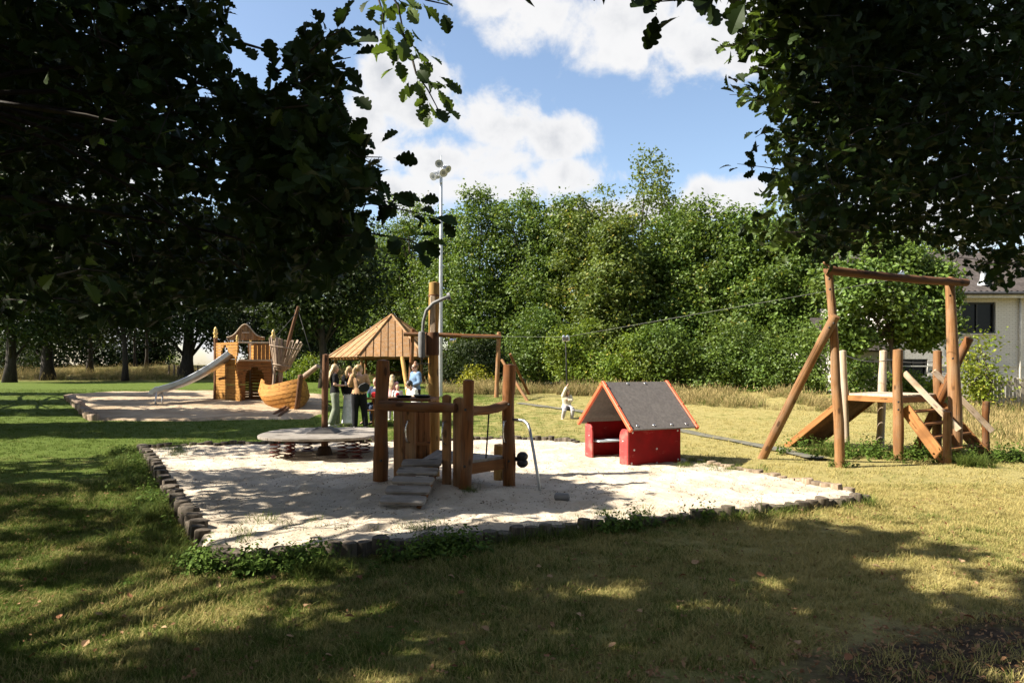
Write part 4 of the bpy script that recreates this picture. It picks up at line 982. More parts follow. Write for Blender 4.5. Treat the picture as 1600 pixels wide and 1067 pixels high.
def house():
    Y = 27.5; g = tz(0, Y)-.3; O = Vector((wx(1560, Y), Y, g)); T = thing('house', 'white brick house with dark windows and brown tiled roof', 'house', O)
    X0 = wx(1392, Y)-O.x; X1 = 11.0; ze = at(0, 462, Y).z-g; D = 8.0
    wins = [(wx(1502,Y)-O.x, wx(1556,Y)-O.x, at(0,521,Y).z-g, at(0,472,Y).z-g), (wx(1408,Y)-O.x, wx(1450,Y)-O.x, at(0,588,Y).z-g, at(0,561,Y).z-g),
            (3.2,5.0,at(0,521,Y).z-g,at(0,472,Y).z-g)]
    xs = sorted(set([X0, X1]+[w[0] for w in wins]+[w[1] for w in wins])); zs = sorted(set([-.5, ze]+[w[2] for w in wins]+[w[3] for w in wins]))
    m = MB()
    for i in range(len(xs)-1):
        for j in range(len(zs)-1):
            cx = (xs[i]+xs[i+1])/2; cz = (zs[j]+zs[j+1])/2
            if any(w[0] < cx < w[1] and w[2] < cz < w[3] for w in wins): continue
            m.box((cx, .15, cz), (xs[i+1]-xs[i], .3, zs[j+1]-zs[j]))
    for x in (X0+.15, X1-.15): m.box((x, D/2+.32, ze/2-.25), (.3, D, ze+.5))
    m.box(((X0+X1)/2, D+.3, ze/2-.25), (X1-X0-.64, .3, ze+.5))
    m.build('wall', M_WBRICK, T)
    for (a, b, z0, z1) in wins:
        w = MB(); t = .06
        w.box(((a+b)/2, .12, z0+t/2+.002), (b-a-.004, .10, t)); w.box(((a+b)/2, .12, z1-t/2-.002), (b-a-.004, .10, t)); w.box((a+t/2+.002, .12, (z0+z1)/2), (t, .10, z1-z0-2*t-.004)); w.box((b-t/2-.002, .12, (z0+z1)/2), (t, .10, z1-z0-2*t-.004)); w.box(((a+b)/2, .13, (z0+z1)/2), (.045, .07, z1-z0-2*t-.006))
        f = w.build('window', M_FRAMEW, T); p = MB(); p.box(((a+b)/2, .155, (z0+z1)/2), (b-a-.1, .01, z1-z0-.1)); p.build('pane', M_PANE, f)
        s = MB(); s.box(((a+b)/2, -.03, z0-.03), (b-a+.1, .12, .05)); s.build('sill', M_FASCIA, f)
    # ribbed roof: shallow slope back from the eave
    m = MB(); n = int((X1-X0+1)/.06); V = []; Fc = []
    for i in range(n+1):
        x = X0-.4+i*.06; b = .028*math.sin(i*PI/2)
        V += [(x, -.55, ze+.12+b), (x, D*.55, ze+2.5+b)]
    for i in range(n): Fc.append((2*i, 2*i+2, 2*i+3, 2*i+1))
    m.add(V, Fc); m.add([(X0-.4,D*.55,ze+2.49),(X1+.6,D*.55,ze+2.49),(X1+.6,D+.6,ze+.3),(X0-.4,D+.6,ze+.3)], [(0,1,2,3)])
    r = m.build('roof', M_TILE, T); so = r.modifiers.new('thick', 'SOLIDIFY'); so.thickness = .05
    v = MB(); vx = wx(1546,Y-.2)-O.x; v.lathe([(.24,0),(.20,.10),(.12,.25),(.10,.5),(.13,.52),(.05,.56)], 12, Matrix.Translation((vx, .15, ze+.42))); v.build('roof_vent', M_LAMP, r, auto=40)
    m = MB(); m.box(((X0+X1)/2, -.42, ze-.02), (X1-X0+.8, .04, .22)); m.build('fascia', M_FASCIA, T)
    m = MB(); m.tube([(X0-.4,-.52,ze+.05),(X1+.4,-.52,ze+.05)], .07, 8); m.build('gutter', M_FRAMEW, T, smooth=True)
    m = MB(); m.tube([(wx(1592,Y)-O.x,-.08,ze-.1),(wx(1592,Y)-O.x,-.08,-.3)], .045, 8); m.build('downpipe', M_FASCIA, T, smooth=True)
    m = MB(); m.tube([(wx(1383,Y)-O.x,-.08,ze-.1),(wx(1383,Y)-O.x,-.08,-.3)], .045, 8); m.build('downpipe', M_FRAMEW, T, smooth=True)
    m = MB(); m.box(((X0+X1)/2, -.02, at(0,572,Y).z-g), (X1-X0, .045, .05)); m.build('wall_ledge', M_FASCIA, T)
    # low wing to the left with its own brown roof
    x0 = wx(1322, Y)-O.x; x1 = X0-.01; ze2 = at(0, 548, Y).z-g; wd = (wx(1332,Y)-O.x, wx(1372,Y)-O.x, at(0,590,Y).z-g, at(0,562,Y).z-g)
    m = MB(); m.box(((x0+wd[0])/2, .35, ze2/2-.25), (wd[0]-x0, .3, ze2+.5)); m.box(((wd[1]+x1)/2, .35, ze2/2-.25), (x1-wd[1], .3, ze2+.5)); m.box(((wd[0]+wd[1])/2, .35, (wd[2]-.5)/2), (wd[1]-wd[0], .3, wd[2]+.5)); m.box(((wd[0]+wd[1])/2, .35, (wd[3]+ze2)/2), (wd[1]-wd[0], .3, ze2-wd[3])); m.box((x0+.15, 3, ze2/2-.25), (.3, 5, ze2+.5)); m.build('wing_wall', M_WBRICK, T)
    m = MB(); m.box(((wd[0]+wd[1])/2, .36, (wd[2]+wd[3])/2), (wd[1]-wd[0]-.01, .06, wd[3]-wd[2]-.01)); f = m.build('window', M_FRAMEW, T); m = MB(); m.box(((wd[0]+wd[1])/2, .325, (wd[2]+wd[3])/2), (wd[1]-wd[0]-.12, .01, wd[3]-wd[2]-.12)); m.build('pane', M_PANE, f)
    m = MB(); m.add([(x0-.4,-.3,ze2+.02),(x1,-.3,ze2+.02),(x1,2.4,ze2+1.5),(x0-.4,2.4,ze2+1.5)], [(0,1,2,3)]); r = m.build('wing_roof', M_TILE, T); so = r.modifiers.new('thick', 'SOLIDIFY'); so.thickness = .08
house()
def fence():
    Y = 24.2; x0, x1 = wx(1520, Y), wx(1640, Y); g = tz(0, Y); T = thing('picket_fence', 'low pale picket fence in dry grass before the white house', 'fence', ((x0+x1)/2, Y, g)); n = 21
    me = None
    for i in range(n):
        x = x0+(x1-x0)*i/(n-1)-(x0+x1)/2
        if me is None:
            m = MB(); m.prism([(-.045,-.1),(.045,-.1),(.045,.95),(0,1.0),(-.045,.95)], -.012, .012, (1,0,0), (0,0,1), (0,1,0)); me = m.mesh('picket', M_PICKET)
        o = bpy.data.objects.new('picket', me); link(o, T); o.location = (x, random.uniform(-.004,.004), random.uniform(-.03,.03)); o.rotation_euler = (0, random.gauss(0,.015), 0)
    for z in (.25, .75): plank('fence_rail', ((x0-x1)/2-.1, .035, z), ((x1-x0)/2+.1, .035, z), .04, .08, W_RAILX, T)
fence()

# ------------------------------------------------------------------ wooden fence posts on the far bank
def bank_posts():
    for k, (px, py, h) in enumerate(((272,563,1.0),(278,565,.9),(309,566,.9),(318,566,.85),(327,566,.9),(264,563,.9))):
        Y = 52+k*.3; x = wx(px, Y); t = thing('fence_post', 'weathered fence post in long grass on the far left bank', 'fence post', (x, Y, tz(x, Y)), 0, 'fence posts on the far bank'); log('pole', (0,0,-.2), (0,0,h), .07, .065, W_DRIFT, t)
bank_posts()
# ------------------------------------------------------------------ leaves
def leaf_mesh(ts, ws, fold=.22, curve=.18):
    """lobed leaf of unit length: spine plus two lobed margins"""
    V = []; Fc = []
    for t, w in zip(ts, ws):
        z = -curve*(t-.2)**2
        V += [(t, 0, z), (t+.02*(w > .2), w, z+fold*w), (t+.02*(w > .2), -w, z+fold*w)]
    for i in range(len(ts)-1):
        a = 3*i; b = a+3; Fc += [(a, b, b+1, a+1), (a, a+2, b+2, b)]
    return np.array(V, float), np.array(Fc, int)
def lobes(n):
    t = np.linspace(.10, 1, n); env = .34*np.sin(PI*np.clip((t-.06)/.97, 0, 1)**1.25)**.8
    w = env*(.50+.50*np.sqrt(np.abs(np.sin(4.6*PI*(t-.10)/.9+.25))))+.012
    w[-1] = .05
    return np.concatenate([[0, .09], t]), np.concatenate([[.011, .011], w])
OAK_V, OAK_F = leaf_mesh(*lobes(26))
OAKS_V, OAKS_F = leaf_mesh([0,.13,.20,.27,.33,.42,.50,.60,.67,.80,.92,1.0], [.012,.05,.17,.18,.12,.28,.27,.19,.30,.28,.20,.05])
RH_V = np.array([(0,0,0),(.45,.34,.06),(1,0,-.06),(.45,-.34,.06)], float); RH_F = np.array([(0,1,2,3)], int)
def to_px(P):
    Y = np.maximum(P[:,1], 1e-3); return 800+P[:,0]/Y*F, HZ-(P[:,2]-CH)/Y*F
def unproj(px, py, Y):
    return np.stack([(px-800)/F*Y, Y, CH-(py-HZ)/F*Y], 1)
SV = np.array(SUN); SH = SV[:2]/SV[2]      # ground shift per metre of height (towards the sun)
def shadow_xy(P):
    x = P[:,0]-SH[0]*P[:,2]; y = P[:,1]-SH[1]*P[:,2]
    for _ in range(3):
        z = P[:,2]-terr(x, y); x = P[:,0]-SH[0]*z; y = P[:,1]-SH[1]*z
    return x, y
def trunk_mb(m, base, top, r0, r1, n=10, wob=.12, flare=1.5, seg=8):
    pp = []; rr = []; ph = random.random()*9; base = Vector(base); top = Vector(top)
    for i in range(seg+1):
        t = i/seg; p = base.lerp(top, t); p.x += wob*math.sin(ph+t*4)*t*(1-t)*3; p.y += wob*math.cos(ph+t*5)*t*(1-t)*3
        pp.append(p); rr.append((r0+(r1-r0)*t)*(1+(flare-1)*max(0, 1-t*7)**2))
    m.tube(pp, rr, n); return pp
def limb_mb(m, a, b, r0, r1, n=6, sag=.0, seg=5):
    a = Vector(a); b = Vector(b); pp = []; rr = []; L = (b-a).length
    off = Vector((random.gauss(0,.07), random.gauss(0,.07), random.gauss(.05,.05)))*L
    for i in range(seg+1):
        t = i/seg; pp.append(a.lerp(b, t)+off*4*t*(1-t)*.6); rr.append(r0+(r1-r0)*t)
    m.tube(pp, rr, n); return pp
def crown_obj(name, parent, V, Fc, tone, mat):
    V = V-np.array(wmat(parent).translation)[None]
    o = bpy.data.objects.new(name, np_mesh(name, V, Fc, mat, tone)); link(o, parent); o['kind'] = 'stuff'; return o

# ------------------------------------------------------------------ where the oak canopy shades the ground in the photograph
SHADE = [
 [(-400,1008),(0,998),(150,984),(230,978),(300,960),(400,942),(480,912),(530,894),(560,878),(600,868),(640,852),(700,838),(800,827),(900,829),(1000,834),(1080,822),(1200,814),(1330,820),(1462,838),(1517,864),(1480,872),(1390,886),(1375,893),(1430,893),(1500,885),(1575,885),(1600,895),(1900,900),(1900,1300),(-400,1300)],
 [(-500,735),(0,722),(240,704),(290,770),(312,840),(330,864),(420,870),(500,864),(560,852),(590,853),(540,872),(450,880),(390,886),(300,898),(150,916),(0,930),(-500,945)],
 [(280,742),(420,732),(480,748),(600,744),(640,700),(700,735),(860,752),(930,772),(960,792),(880,806),(720,812),(600,818),(500,808),(380,818),(330,842),(305,805)],
 [(240,690),(420,688),(600,686),(600,716),(520,714),(420,710),(330,720),(270,728),(255,715)],
 [(-500,664),(0,661),(250,657),(500,653),(506,690),(420,690),(330,683),(100,684),(-500,694)],
 [(-600,640),(140,638),(150,649),(-600,651)], [(-600,624),(130,624),(135,632),(-600,632)], [(-600,612),(110,613),(120,617),(-600,618)],
 [(115,614),(300,614),(320,620),(130,621)], [(150,626),(330,625),(420,632),(400,637),(150,636)], [(140,642),(300,641),(470,645),(498,653),(300,655),(145,655)],
]
LIT = [[(1150,884),(1240,884),(1235,896),(1150,896)],[(1100,900),(1200,898),(1190,912),(1100,914)],[(1385,905),(1545,908),(1560,926),(1480,932),(1390,920)],[(1175,938),(1260,938),(1250,962),(1180,970)],[(1240,945),(1380,950),(1360,962),(1250,965)],
 [(80,776),(270,768),(260,786),(90,796)],[(110,838),(210,828),(205,842),(115,852)],[(0,812),(60,808),(70,822),(0,830)],[(640,870),(760,862),(740,876),(650,882)],[(190,818),(260,806),(255,818),(200,830)],[(0,690),(200,684),(210,698),(0,716)],
 [(1290,862),(1360,866),(1340,874),(1290,872)],[(540,905),(600,900),(600,908),(550,914)],[(1420,935),(1500,945),(1480,955),(1420,948)],[(60,735),(180,728),(170,738),(60,746)]]
def shaded(x, y):
    px = 800+x/np.maximum(y, .3)*F; py = HZ+(CH-terr(x, y))/np.maximum(y, .3)*F
    r = np.zeros(x.shape, bool)
    for p in SHADE: r |= inpoly(px, py, p)
    for p in LIT: r &= ~inpoly(px, py, p)
    fleck = (.65*vnoise(x*1.5, y*2.2, 301)+.35*vnoise(x*4, y*5, 302)) > .635
    r &= ~(fleck & (((py > 820) & (py < 990)) | ((px < 330) & (py > 690))))
    r |= (y < 3.2) & (x < 3)
    return r
def spoils(P):
    """would a leaf here darken ground that is sunny in the photograph?"""
    x, y = shadow_xy(P); px = 800+x/np.maximum(y, .3)*F
    bad = (y > 3.0) & (y < 45) & (px > -60) & (px < 1640) & ~shaded(x, y)
    # nor may it darken the things that stand in the sun
    for (qx, qy, r, zq) in SUNNY: bad |= (np.hypot(x-qx, y-qy) < r) & (P[:,2] > zq+.2)
    return bad
SUNNY = []
def sunny(p, r):
    p = np.array([p], float); x, y = shadow_xy(p); SUNNY.append((x[0], y[0], r, p[0,2]))
for z in (.5, 1.1, 1.7, 2.3): sunny((-10.5, 25.0, z+.28), .75); sunny((-13.0, 24.7, z*.6+.28), .5)
for z in (.4, .9): sunny((-8.6, 23.6, z+.25), .7)
for z in (.5, 1.0, 1.55):
    for x in (-4.8, -4.1, -3.1, -2.7): sunny((x, 18.8, z), .3)
for z in (2.0, 2.4, 2.8): sunny((-1.1, 9.62, z), .25)
for (px, py) in ((1130,150),(1160,70),(1190,30),(1180,110),(1215,60),(1165,15),(1205,150),(640,60),(668,140),(650,100),(620,20)): sunny(tuple(at(px, py, 6.5 if px > 900 else 2.9)), .40)
# silhouettes against the sky
LEFT = [(-60,-60),(330,-60),(345,20),(352,60),(350,110),(365,140),(430,150),(470,190),(540,205),(580,250),(566,285),(520,300),(545,330),(560,350),(575,385),(540,420),(510,450),(430,462),(330,470),(240,500),(140,505),(80,470),(-60,520)]
LEFT2 = [(440,75),(480,32),(500,15),(546,30),(546,62),(520,92),(545,180),(556,238),(598,243),(588,300),(560,322),(480,332),(420,300),(445,235),(432,185),(470,150),(450,120)]
RIGHT = [(1195,-60),(1660,-60),(1660,400),(1600,420),(1570,452),(1535,440),(1500,405),(1460,372),(1400,370),(1380,395),(1330,385),(1300,410),(1240,395),(1190,380),(1172,350),(1215,330),(1190,300),(1225,262),(1195,225),(1215,180),(1170,150),(1195,110),(1160,70),(1180,30)]

OAKS = [dict(x=-7.6, y=1.6, lab='old oak left of the camera whose dark branches hang into the top left'),
        dict(x=-11.6, y=9.6, lab='oak beyond the left edge of the lawn shading the sandpit'),
        dict(x=-15.8, y=17.4, lab='oak at the left of the lawn level with the standing women'),
        dict(x=-21.5, y=24.6, lab='oak at the far left beside the slide end of the far sandpit'),
        dict(x=-2.6, y=-3.4, lab='oak standing behind the camera and shading the near grass'),
        dict(x=10.2, y=8.4, lab='oak at the right whose dark crown hangs over the top right')]
for q in OAKS: q['cl'] = []; q['near'] = []
def build_oaks():
    # 1) crown clumps that cast the shade seen on the ground
    n = 120000; gx = RNG.uniform(-24, 9, n); gy = RNG.uniform(.4, 33, n)
    keep = shaded(gx, gy); gx = gx[keep]; gy = gy[keep]
    area = 33*32.6*keep.mean(); want = int(area*8.5); gx = gx[:want]; gy = gy[:want]
    dk = gy < 4.1; gx = np.concatenate([gx, gx[dk]]); gy = np.concatenate([gy, gy[dk]])
    pit = inpoly(gx, gy, PIT) & (RNG.random(len(gx)) < .74); gx = gx[~pit]; gy = gy[~pit]
    far = gy > 16; gx = np.concatenate([gx, gx[far], gx[far]]); gy = np.concatenate([gy, gy[far], gy[far]])
    P = np.zeros((len(gx), 3)); ok = np.zeros(len(gx), bool)
    for _ in range(6):
        z = RNG.uniform(3.6, 10.5, len(gx)); g = terr(gx, gy)
        C = np.stack([gx+SH[0]*(z-g), gy+SH[1]*(z-g), z], 1); px, py = to_px(C)
        infr = (C[:,1] > .4) & (px > -40) & (px < 1640) & (py > -40) & (py < 1100)
        good = ~infr | (inpoly(px, py, LEFT) & (C[:,1] > 6))
        good &= (np.hypot(C[:,0], C[:,1]) > 2.0)
        t = good & ~ok; P[t] = C[t]; ok |= good
    P = P[ok]
    trunks = np.array([(q['x'], q['y']) for q in OAKS])
    dd = np.hypot(P[:,None,0]-trunks[None,:5,0], P[:,None,1]-trunks[None,:5,1]); own = dd.argmin(1)
    for k in range(5): OAKS[k]['cl'].append(P[own == k])
    # 2) dark hanging mass at the upper left and upper right, near the camera
    def fill(poly, n, y0, y1, hole=0.0, seed=0):
        Q = np.array(poly); px = RNG.uniform(Q[:,0].min(), Q[:,0].max(), n*3); py = RNG.uniform(Q[:,1].min(), Q[:,1].max(), n*3)
        k = inpoly(px, py, poly)
        hh = np.where((py < 330) & (px > 180) & (px < 700), hole+.24, hole); hh = np.where((px > 1100) & (px < 1285), hole+.13, hh); k &= (.6*vnoise(px/48, py/48, seed)+.4*vnoise(px/20, py/20, seed+3)) > hh
        px, py = px[k][:n], py[k][:n]; Y = RNG.uniform(y0, y1, len(px)); P = unproj(px, py, Y)
        for _ in range(12):
            b = spoils(P); Y = np.where(b, RNG.uniform(y0*.8, y1, len(px)), Y); P = unproj(px, py, Y)
        return P[~spoils(P)]
    L1 = fill(LEFT, 2000, 4.4, 9.5, .14, 5); L1 = np.concatenate([L1, fill(LEFT2, 190, 3.6, 5.0, .1, 15)]); L2 = fill([p for p in LEFT], 500, 8, 14, .1, 8)
    R1 = fill(RIGHT, 1900, 6.0, 11.0, .37, 6); R2 = fill([(1290,-60),(1660,-60),(1660,300),(1540,380),(1400,300),(1260,340),(1230,180)], 560, 5.0, 8.0, .38, 2)
    OAKS[0]['near'] += [L1]; OAKS[1]['cl'].append(L2); OAKS[5]['near'] += [R1, R2]
    # 3) the upper crown between them and the sun
    def upper(S, n, z0, z1, keep_out=True):
        S = S[RNG.integers(0, len(S), n)]; h = RNG.uniform(z0, z1, n); C = S+np.stack([SH[0]*h, SH[1]*h, h], 1)+RNG.normal(0, .25, (n, 3))
        px, py = to_px(C); infr = (C[:,1] > .4) & (px > -30) & (px < 1630) & (py > -30) & (py < 1100)
        return C[(~infr | inpoly(px, py, LEFT) | inpoly(px, py, RIGHT)) & ~spoils(C)]
    OAKS[0]['cl'].append(upper(L1, 900, 1.0, 5.0)); OAKS[5]['cl'].append(upper(np.concatenate([R1[R1[:,0]/R1[:,1]*F > 440], R2]), 1300, 0.9, 5.5))
    cen = np.array([9.6, 8.2, 8.0]); v = RNG.normal(size=(500,3)); v = v/np.linalg.norm(v, axis=1)[:,None]*RNG.uniform(.5,1,(500,1))**.5*np.array([4.2,4.2,3.6]); C = cen+v; px, py = to_px(C); OAKS[5]['cl'].append(C[(px > 1640) | (py < -40)])
    for k, q in enumerate(OAKS):
        base = Vector((q['x'], q['y'], tz(q['x'], q['y']))); T = thing('oak_tree', q['lab'], 'tree', base)
        CL = np.concatenate(q['cl']) if q['cl'] else np.zeros((0,3)); NR = np.concatenate(q['near']) if q['near'] else np.zeros((0,3))
        # far / unseen clumps: simple broad leaves
        Vs, Fs, Ts = [], [], []
        if len(CL):
            m_ = 26; C = np.repeat(CL, m_, 0)+RNG.normal(0, .26, (len(CL)*m_, 3))*np.array([1,1,.7])
            px, py = to_px(C); infr = (C[:,1] > .4) & (px > -5) & (px < 1605) & (py > -5) & (py < 1070)
            C = C[~infr | ((C[:,1] > 6.5) & (inpoly(px, py, LEFT) | inpoly(px, py, RIGHT)))]
            C = C[~spoils(C) | (RNG.random(len(C)) < .06)]
            qx, qy = shadow_xy(C); pit = inpoly(qx, qy, PIT); C = C[(~pit | (RNG.random(len(C)) < .66)) & (RNG.random(len(C)) < .88)]
            nn = rnd(len(C))*.8+np.array([0,0,.55]); R = frames(nn, rnd(len(C))); px, py = to_px(C); infr = (C[:,1] > .3) & (px > -60) & (px < 1660) & (py > -60) & (py < 1130)
            s = RNG.uniform(.13, .21, len(C))*np.where(infr, 1.0, 1.35)
            V, Fc, t = stamp(RH_V, RH_F, C, R, s, RNG.uniform(0, 1, len(C))); crown_obj('crown', T, V, Fc, t, L_OAK)
        tw = MB(); 
        if len(NR):
            # twigs with lobed leaves
            m_ = 9; n_ = len(NR); dirs = rnd(n_)*np.array([1,1,.5])+np.array([.25 if k == 0 else -.25, 0, -.25]); dirs = unit(dirs); Lt = RNG.uniform(.28, .5, n_)
            tpos = RNG.uniform(0, 1, (n_, m_)); C = NR[:,None,:]+dirs[:,None,:]*(tpos*Lt[:,None])[:,:,None]; C = C.reshape(-1,3); D = np.repeat(dirs, m_, 0)
            ax = D*.55+rnd(len(C))*.6+np.array([0,0,-.15]); nn = rnd(len(C))*.65+np.array([0,-.25,.55])
            R = frames(nn, ax); R[:,:,0] = R[:,:,0]
            s = RNG.uniform(.075, .125, len(C))
            px, py = to_px(C+R[:,:,0]*s[:,None]); poly = LEFT if k == 0 else RIGHT
            d = distpoly(px, py, poly); kk = inpoly(px, py, poly) | (d < 12) | (inpoly(px, py, LEFT2) & (k == 0))
            kk &= ~spoils(C) | (RNG.random(len(C)) < .3); qx, qy = shadow_xy(C); kk &= ~inpoly(qx, qy, PIT) | (RNG.random(len(C)) < .62); C, R, s = C[kk], R[kk], s[kk]
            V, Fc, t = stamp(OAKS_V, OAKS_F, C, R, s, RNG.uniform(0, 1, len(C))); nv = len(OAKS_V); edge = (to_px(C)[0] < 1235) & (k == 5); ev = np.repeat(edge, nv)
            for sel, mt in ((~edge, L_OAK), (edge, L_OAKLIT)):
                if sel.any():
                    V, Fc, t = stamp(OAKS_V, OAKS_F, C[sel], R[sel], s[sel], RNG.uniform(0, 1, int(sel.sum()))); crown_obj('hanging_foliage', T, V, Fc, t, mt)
            ex, ey = to_px(NR+dirs*Lt[:,None]); inn = inpoly(ex, ey, poly)
            for i in range(0, n_, 2):
                if not inn[i]: continue
                a = Vector(NR[i]); b = a+Vector(dirs[i])*Lt[i]*.9; tw.tube([a-base, a.lerp(b,.5)-base+Vector((0,0,.02)), b-base], [.005,.004,.002], 3)
        m = MB(); top = base+Vector((random.uniform(-.3,.3), random.uniform(-.3,.3), 4.2)); pp = trunk_mb(m, base+Vector((0,0,-.3)), top, .36, .24, 14, .15)
        m.v = [tuple(Vector(v)-base) for v in m.v]; m.build('trunk', W_BARKX, T, smooth=True)
        tgt = np.concatenate([CL, NR]) if len(NR) else CL
        if len(tgt):
            lb = MB(); px, py = to_px(tgt); seen = (tgt[:,1] > .3) & (px > -80) & (px < 1680) & (py > -80); away = tgt[~seen]; sel = away[RNG.choice(len(away), min(22, len(away)), replace=False)]
            if seen.any(): sel = np.concatenate([sel, tgt[seen][RNG.choice(int(seen.sum()), 7)]])
            nvis = 0
            for p in sel:
                st = pp[random.choice([-3,-2,-1])]; tt = np.linspace(.1, 1, 12)[:,None]; path = np.array(st)[None]*(1-tt)+np.array(p)[None]*tt; ppx, ppy = to_px(path)
                inv = (path[:,1] > .3) & (ppx > -40) & (ppx < 1640) & (ppy > -60)
                if inv.any():
                    if (inv & ~inpoly(ppx, ppy, LEFT) & ~inpoly(ppx, ppy, RIGHT)).any(): continue
                    nvis += 1
                    if nvis > 4 or (k in (0, 5) and p[1] < 5.5): continue
                vis = p[1] > .3 and abs(p[0]/p[1]) < .85; mp = limb_mb(lb, st, p, .035 if vis else .085, .010 if vis else .018, 7, seg=6)
                for p2 in tgt[RNG.choice(len(tgt), 60)]:
                    if np.linalg.norm(p2-p) < 1.8: limb_mb(lb, mp[-3], p2, .02, .006, 4, seg=3)
            lb.v = [tuple(Vector(v)-base) for v in lb.v]; lb.build('limbs', W_BARKX, T, smooth=True)
        if tw.v: o = tw.build('twigs', W_BARKX, T); o['kind'] = 'stuff'
        q['T'] = T; q['base'] = base
W_BARKX = M_BARKD
build_oaks()

# leaves one can pick apart: sprays on the left oak and right oak against the sky
def sprays():
    det = MB(); mesh_cache = []
    V, Fc = OAK_V, OAK_F
    for k in range(10):
        v = V.copy(); sc = 1+.10*math.sin(k*2.1); v[:,1] *= sc; v[:,2] += (.12+.10*math.sin(k*1.7))*np.abs(v[:,1])+(-.15*math.cos(k))*v[:,0]**2
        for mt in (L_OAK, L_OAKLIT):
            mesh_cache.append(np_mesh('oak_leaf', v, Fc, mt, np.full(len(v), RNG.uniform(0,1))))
    def spray(T, base, line, Y, nl, size, lit, spread=14, hang=.3, r=.006):
        P = [at(a, b, y) for (a, b), y in zip(line, Y)]; m = MB(); m.tube([p-base for p in P], list(np.linspace(r, r*.35, len(P))), 5); m.build('twig', W_BARKX, T, smooth=True)
        for i in range(nl):
            t = (i+random.random())/nl*(len(P)-1); j = min(int(t), len(P)-2); d = (P[j+1]-P[j]).normalized(); p = P[j].lerp(P[j+1], t-j)
            y = p.y; off = Vector((random.gauss(0,1), random.gauss(0,1), random.gauss(0,.8)))*(spread/F*y)
            p = p+off
            ax = (d*.6+off.normalized()*.9+Vector((random.gauss(0,.4), random.gauss(0,.4), -hang+random.gauss(0,.4)))).normalized()
            nn = Vector((random.gauss(0,.5), -.55+random.gauss(0,.5), .5+random.gauss(0,.4))).normalized()
            x = ax; z = (nn-x*nn.dot(x)).normalized(); yv = z.cross(x)
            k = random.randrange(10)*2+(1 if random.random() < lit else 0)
            o = bpy.data.objects.new('leaf', mesh_cache[k]); link(o, T)
            M = Matrix((x, yv, z)).transposed().to_4x4(); M.translation = p-base; s = size*random.uniform(.75, 1.2); o.matrix_basis = M @ Matrix.Scale(s, 4)
    T, b = OAKS[0]['T'], OAKS[0]['base']
    spray(T, b, [(355,40),(380,68),(415,78),(432,112)], [3.4,3.4,3.3,3.3], 3, .10, 0, 6, r=.010)
    spray(T, b, [(432,112),(470,95),(505,60),(540,45)], [3.3,3.3,3.2,3.2], 20, .115, 0, 16)
    spray(T, b, [(420,150),(470,130),(520,95),(548,90)], [3.4,3.3,3.2,3.2], 24, .115, 0, 17)
    spray(T, b, [(430,170),(480,165),(520,150),(540,190)], [3.4,3.3,3.2,3.2], 22, .115, .1, 17)
    spray(T, b, [(400,200),(460,205),(520,215),(560,245),(597,246)], [3.5,3.4,3.3,3.2,3.2], 34, .11, .15, 20)
    spray(T, b, [(440,260),(510,260),(560,285),(585,300)], [3.6,3.5,3.4,3.4], 24, .11, .15, 17)
    spray(T, b, [(350,150),(390,170),(430,215),(450,260)], [3.8,3.7,3.6,3.6], 22, .11, .1, 18)
    spray(T, b, [(600,-30),(622,10),(632,60),(642,90)], [2.9,2.9,2.9,2.9], 26, .085, .8, 15)
    spray(T, b, [(642,85),(650,115),(668,140),(685,172)], [2.9,2.9,2.9,2.9], 26, .08, .9, 13, .5)
    spray(T, b, [(640,-20),(665,0),(700,8)], [2.9,2.9,2.9], 8, .085, .6, 10)
    spray(T, b, [(585,-20),(598,20),(600,45)], [2.9,2.9,2.9], 9, .085, .8, 9)
    spray(T, b, [(500,330),(580,318),(640,330),(690,342)], [3.6,3.5,3.4,3.4], 22, .10, .05, 15)
    spray(T, b, [(520,370),(580,365),(640,375),(668,390)], [3.6,3.5,3.4,3.4], 16, .10, .05, 15)
    spray(T, b, [(90,430),(130,420),(170,425)], [3.1,3.0,3.0], 8, .12, .5, 16)
    T, b = OAKS[5]['T'], OAKS[5]['base']
    spray(T, b, [(1200,-20),(1130,-8),(1060,0),(1010,4)], [2.6,2.5,2.5,2.5], 20, .115, .1, 14)
    spray(T, b, [(1215,60),(1165,66),(1120,76)], [6.4,6.4,6.4], 18, .12, .7, 9); spray(T, b, [(1230,170),(1180,150),(1140,148)], [6.3,6.3,6.3], 20, .12, .2, 10)
    spray(T, b, [(1250,270),(1200,262),(1152,256)], [6.3,6.3,6.3], 18, .12, .15, 9); spray(T, b, [(1240,210),(1205,200),(1180,215)], [6.3,6.3,6.3], 14, .12, .1, 10)
    spray(T, b, [(1230,20),(1190,40),(1165,75)], [6.6,6.6,6.6], 26, .12, .9, 14); spray(T, b, [(1220,90),(1190,110),(1180,140)], [6.6,6.6,6.6], 24, .12, .9, 13)
    spray(T, b, [(1200,330),(1180,345),(1168,355)], [6.3,6.3,6.3], 10, .12, .1, 9)
sprays()

L_YBUSH = leafmat('yellow_bush_leaf', (0.10, 0.15, 0.014), (0.26, 0.29, 0.035), 0.32, 0.5, (0.42, 0.36, 0.06))
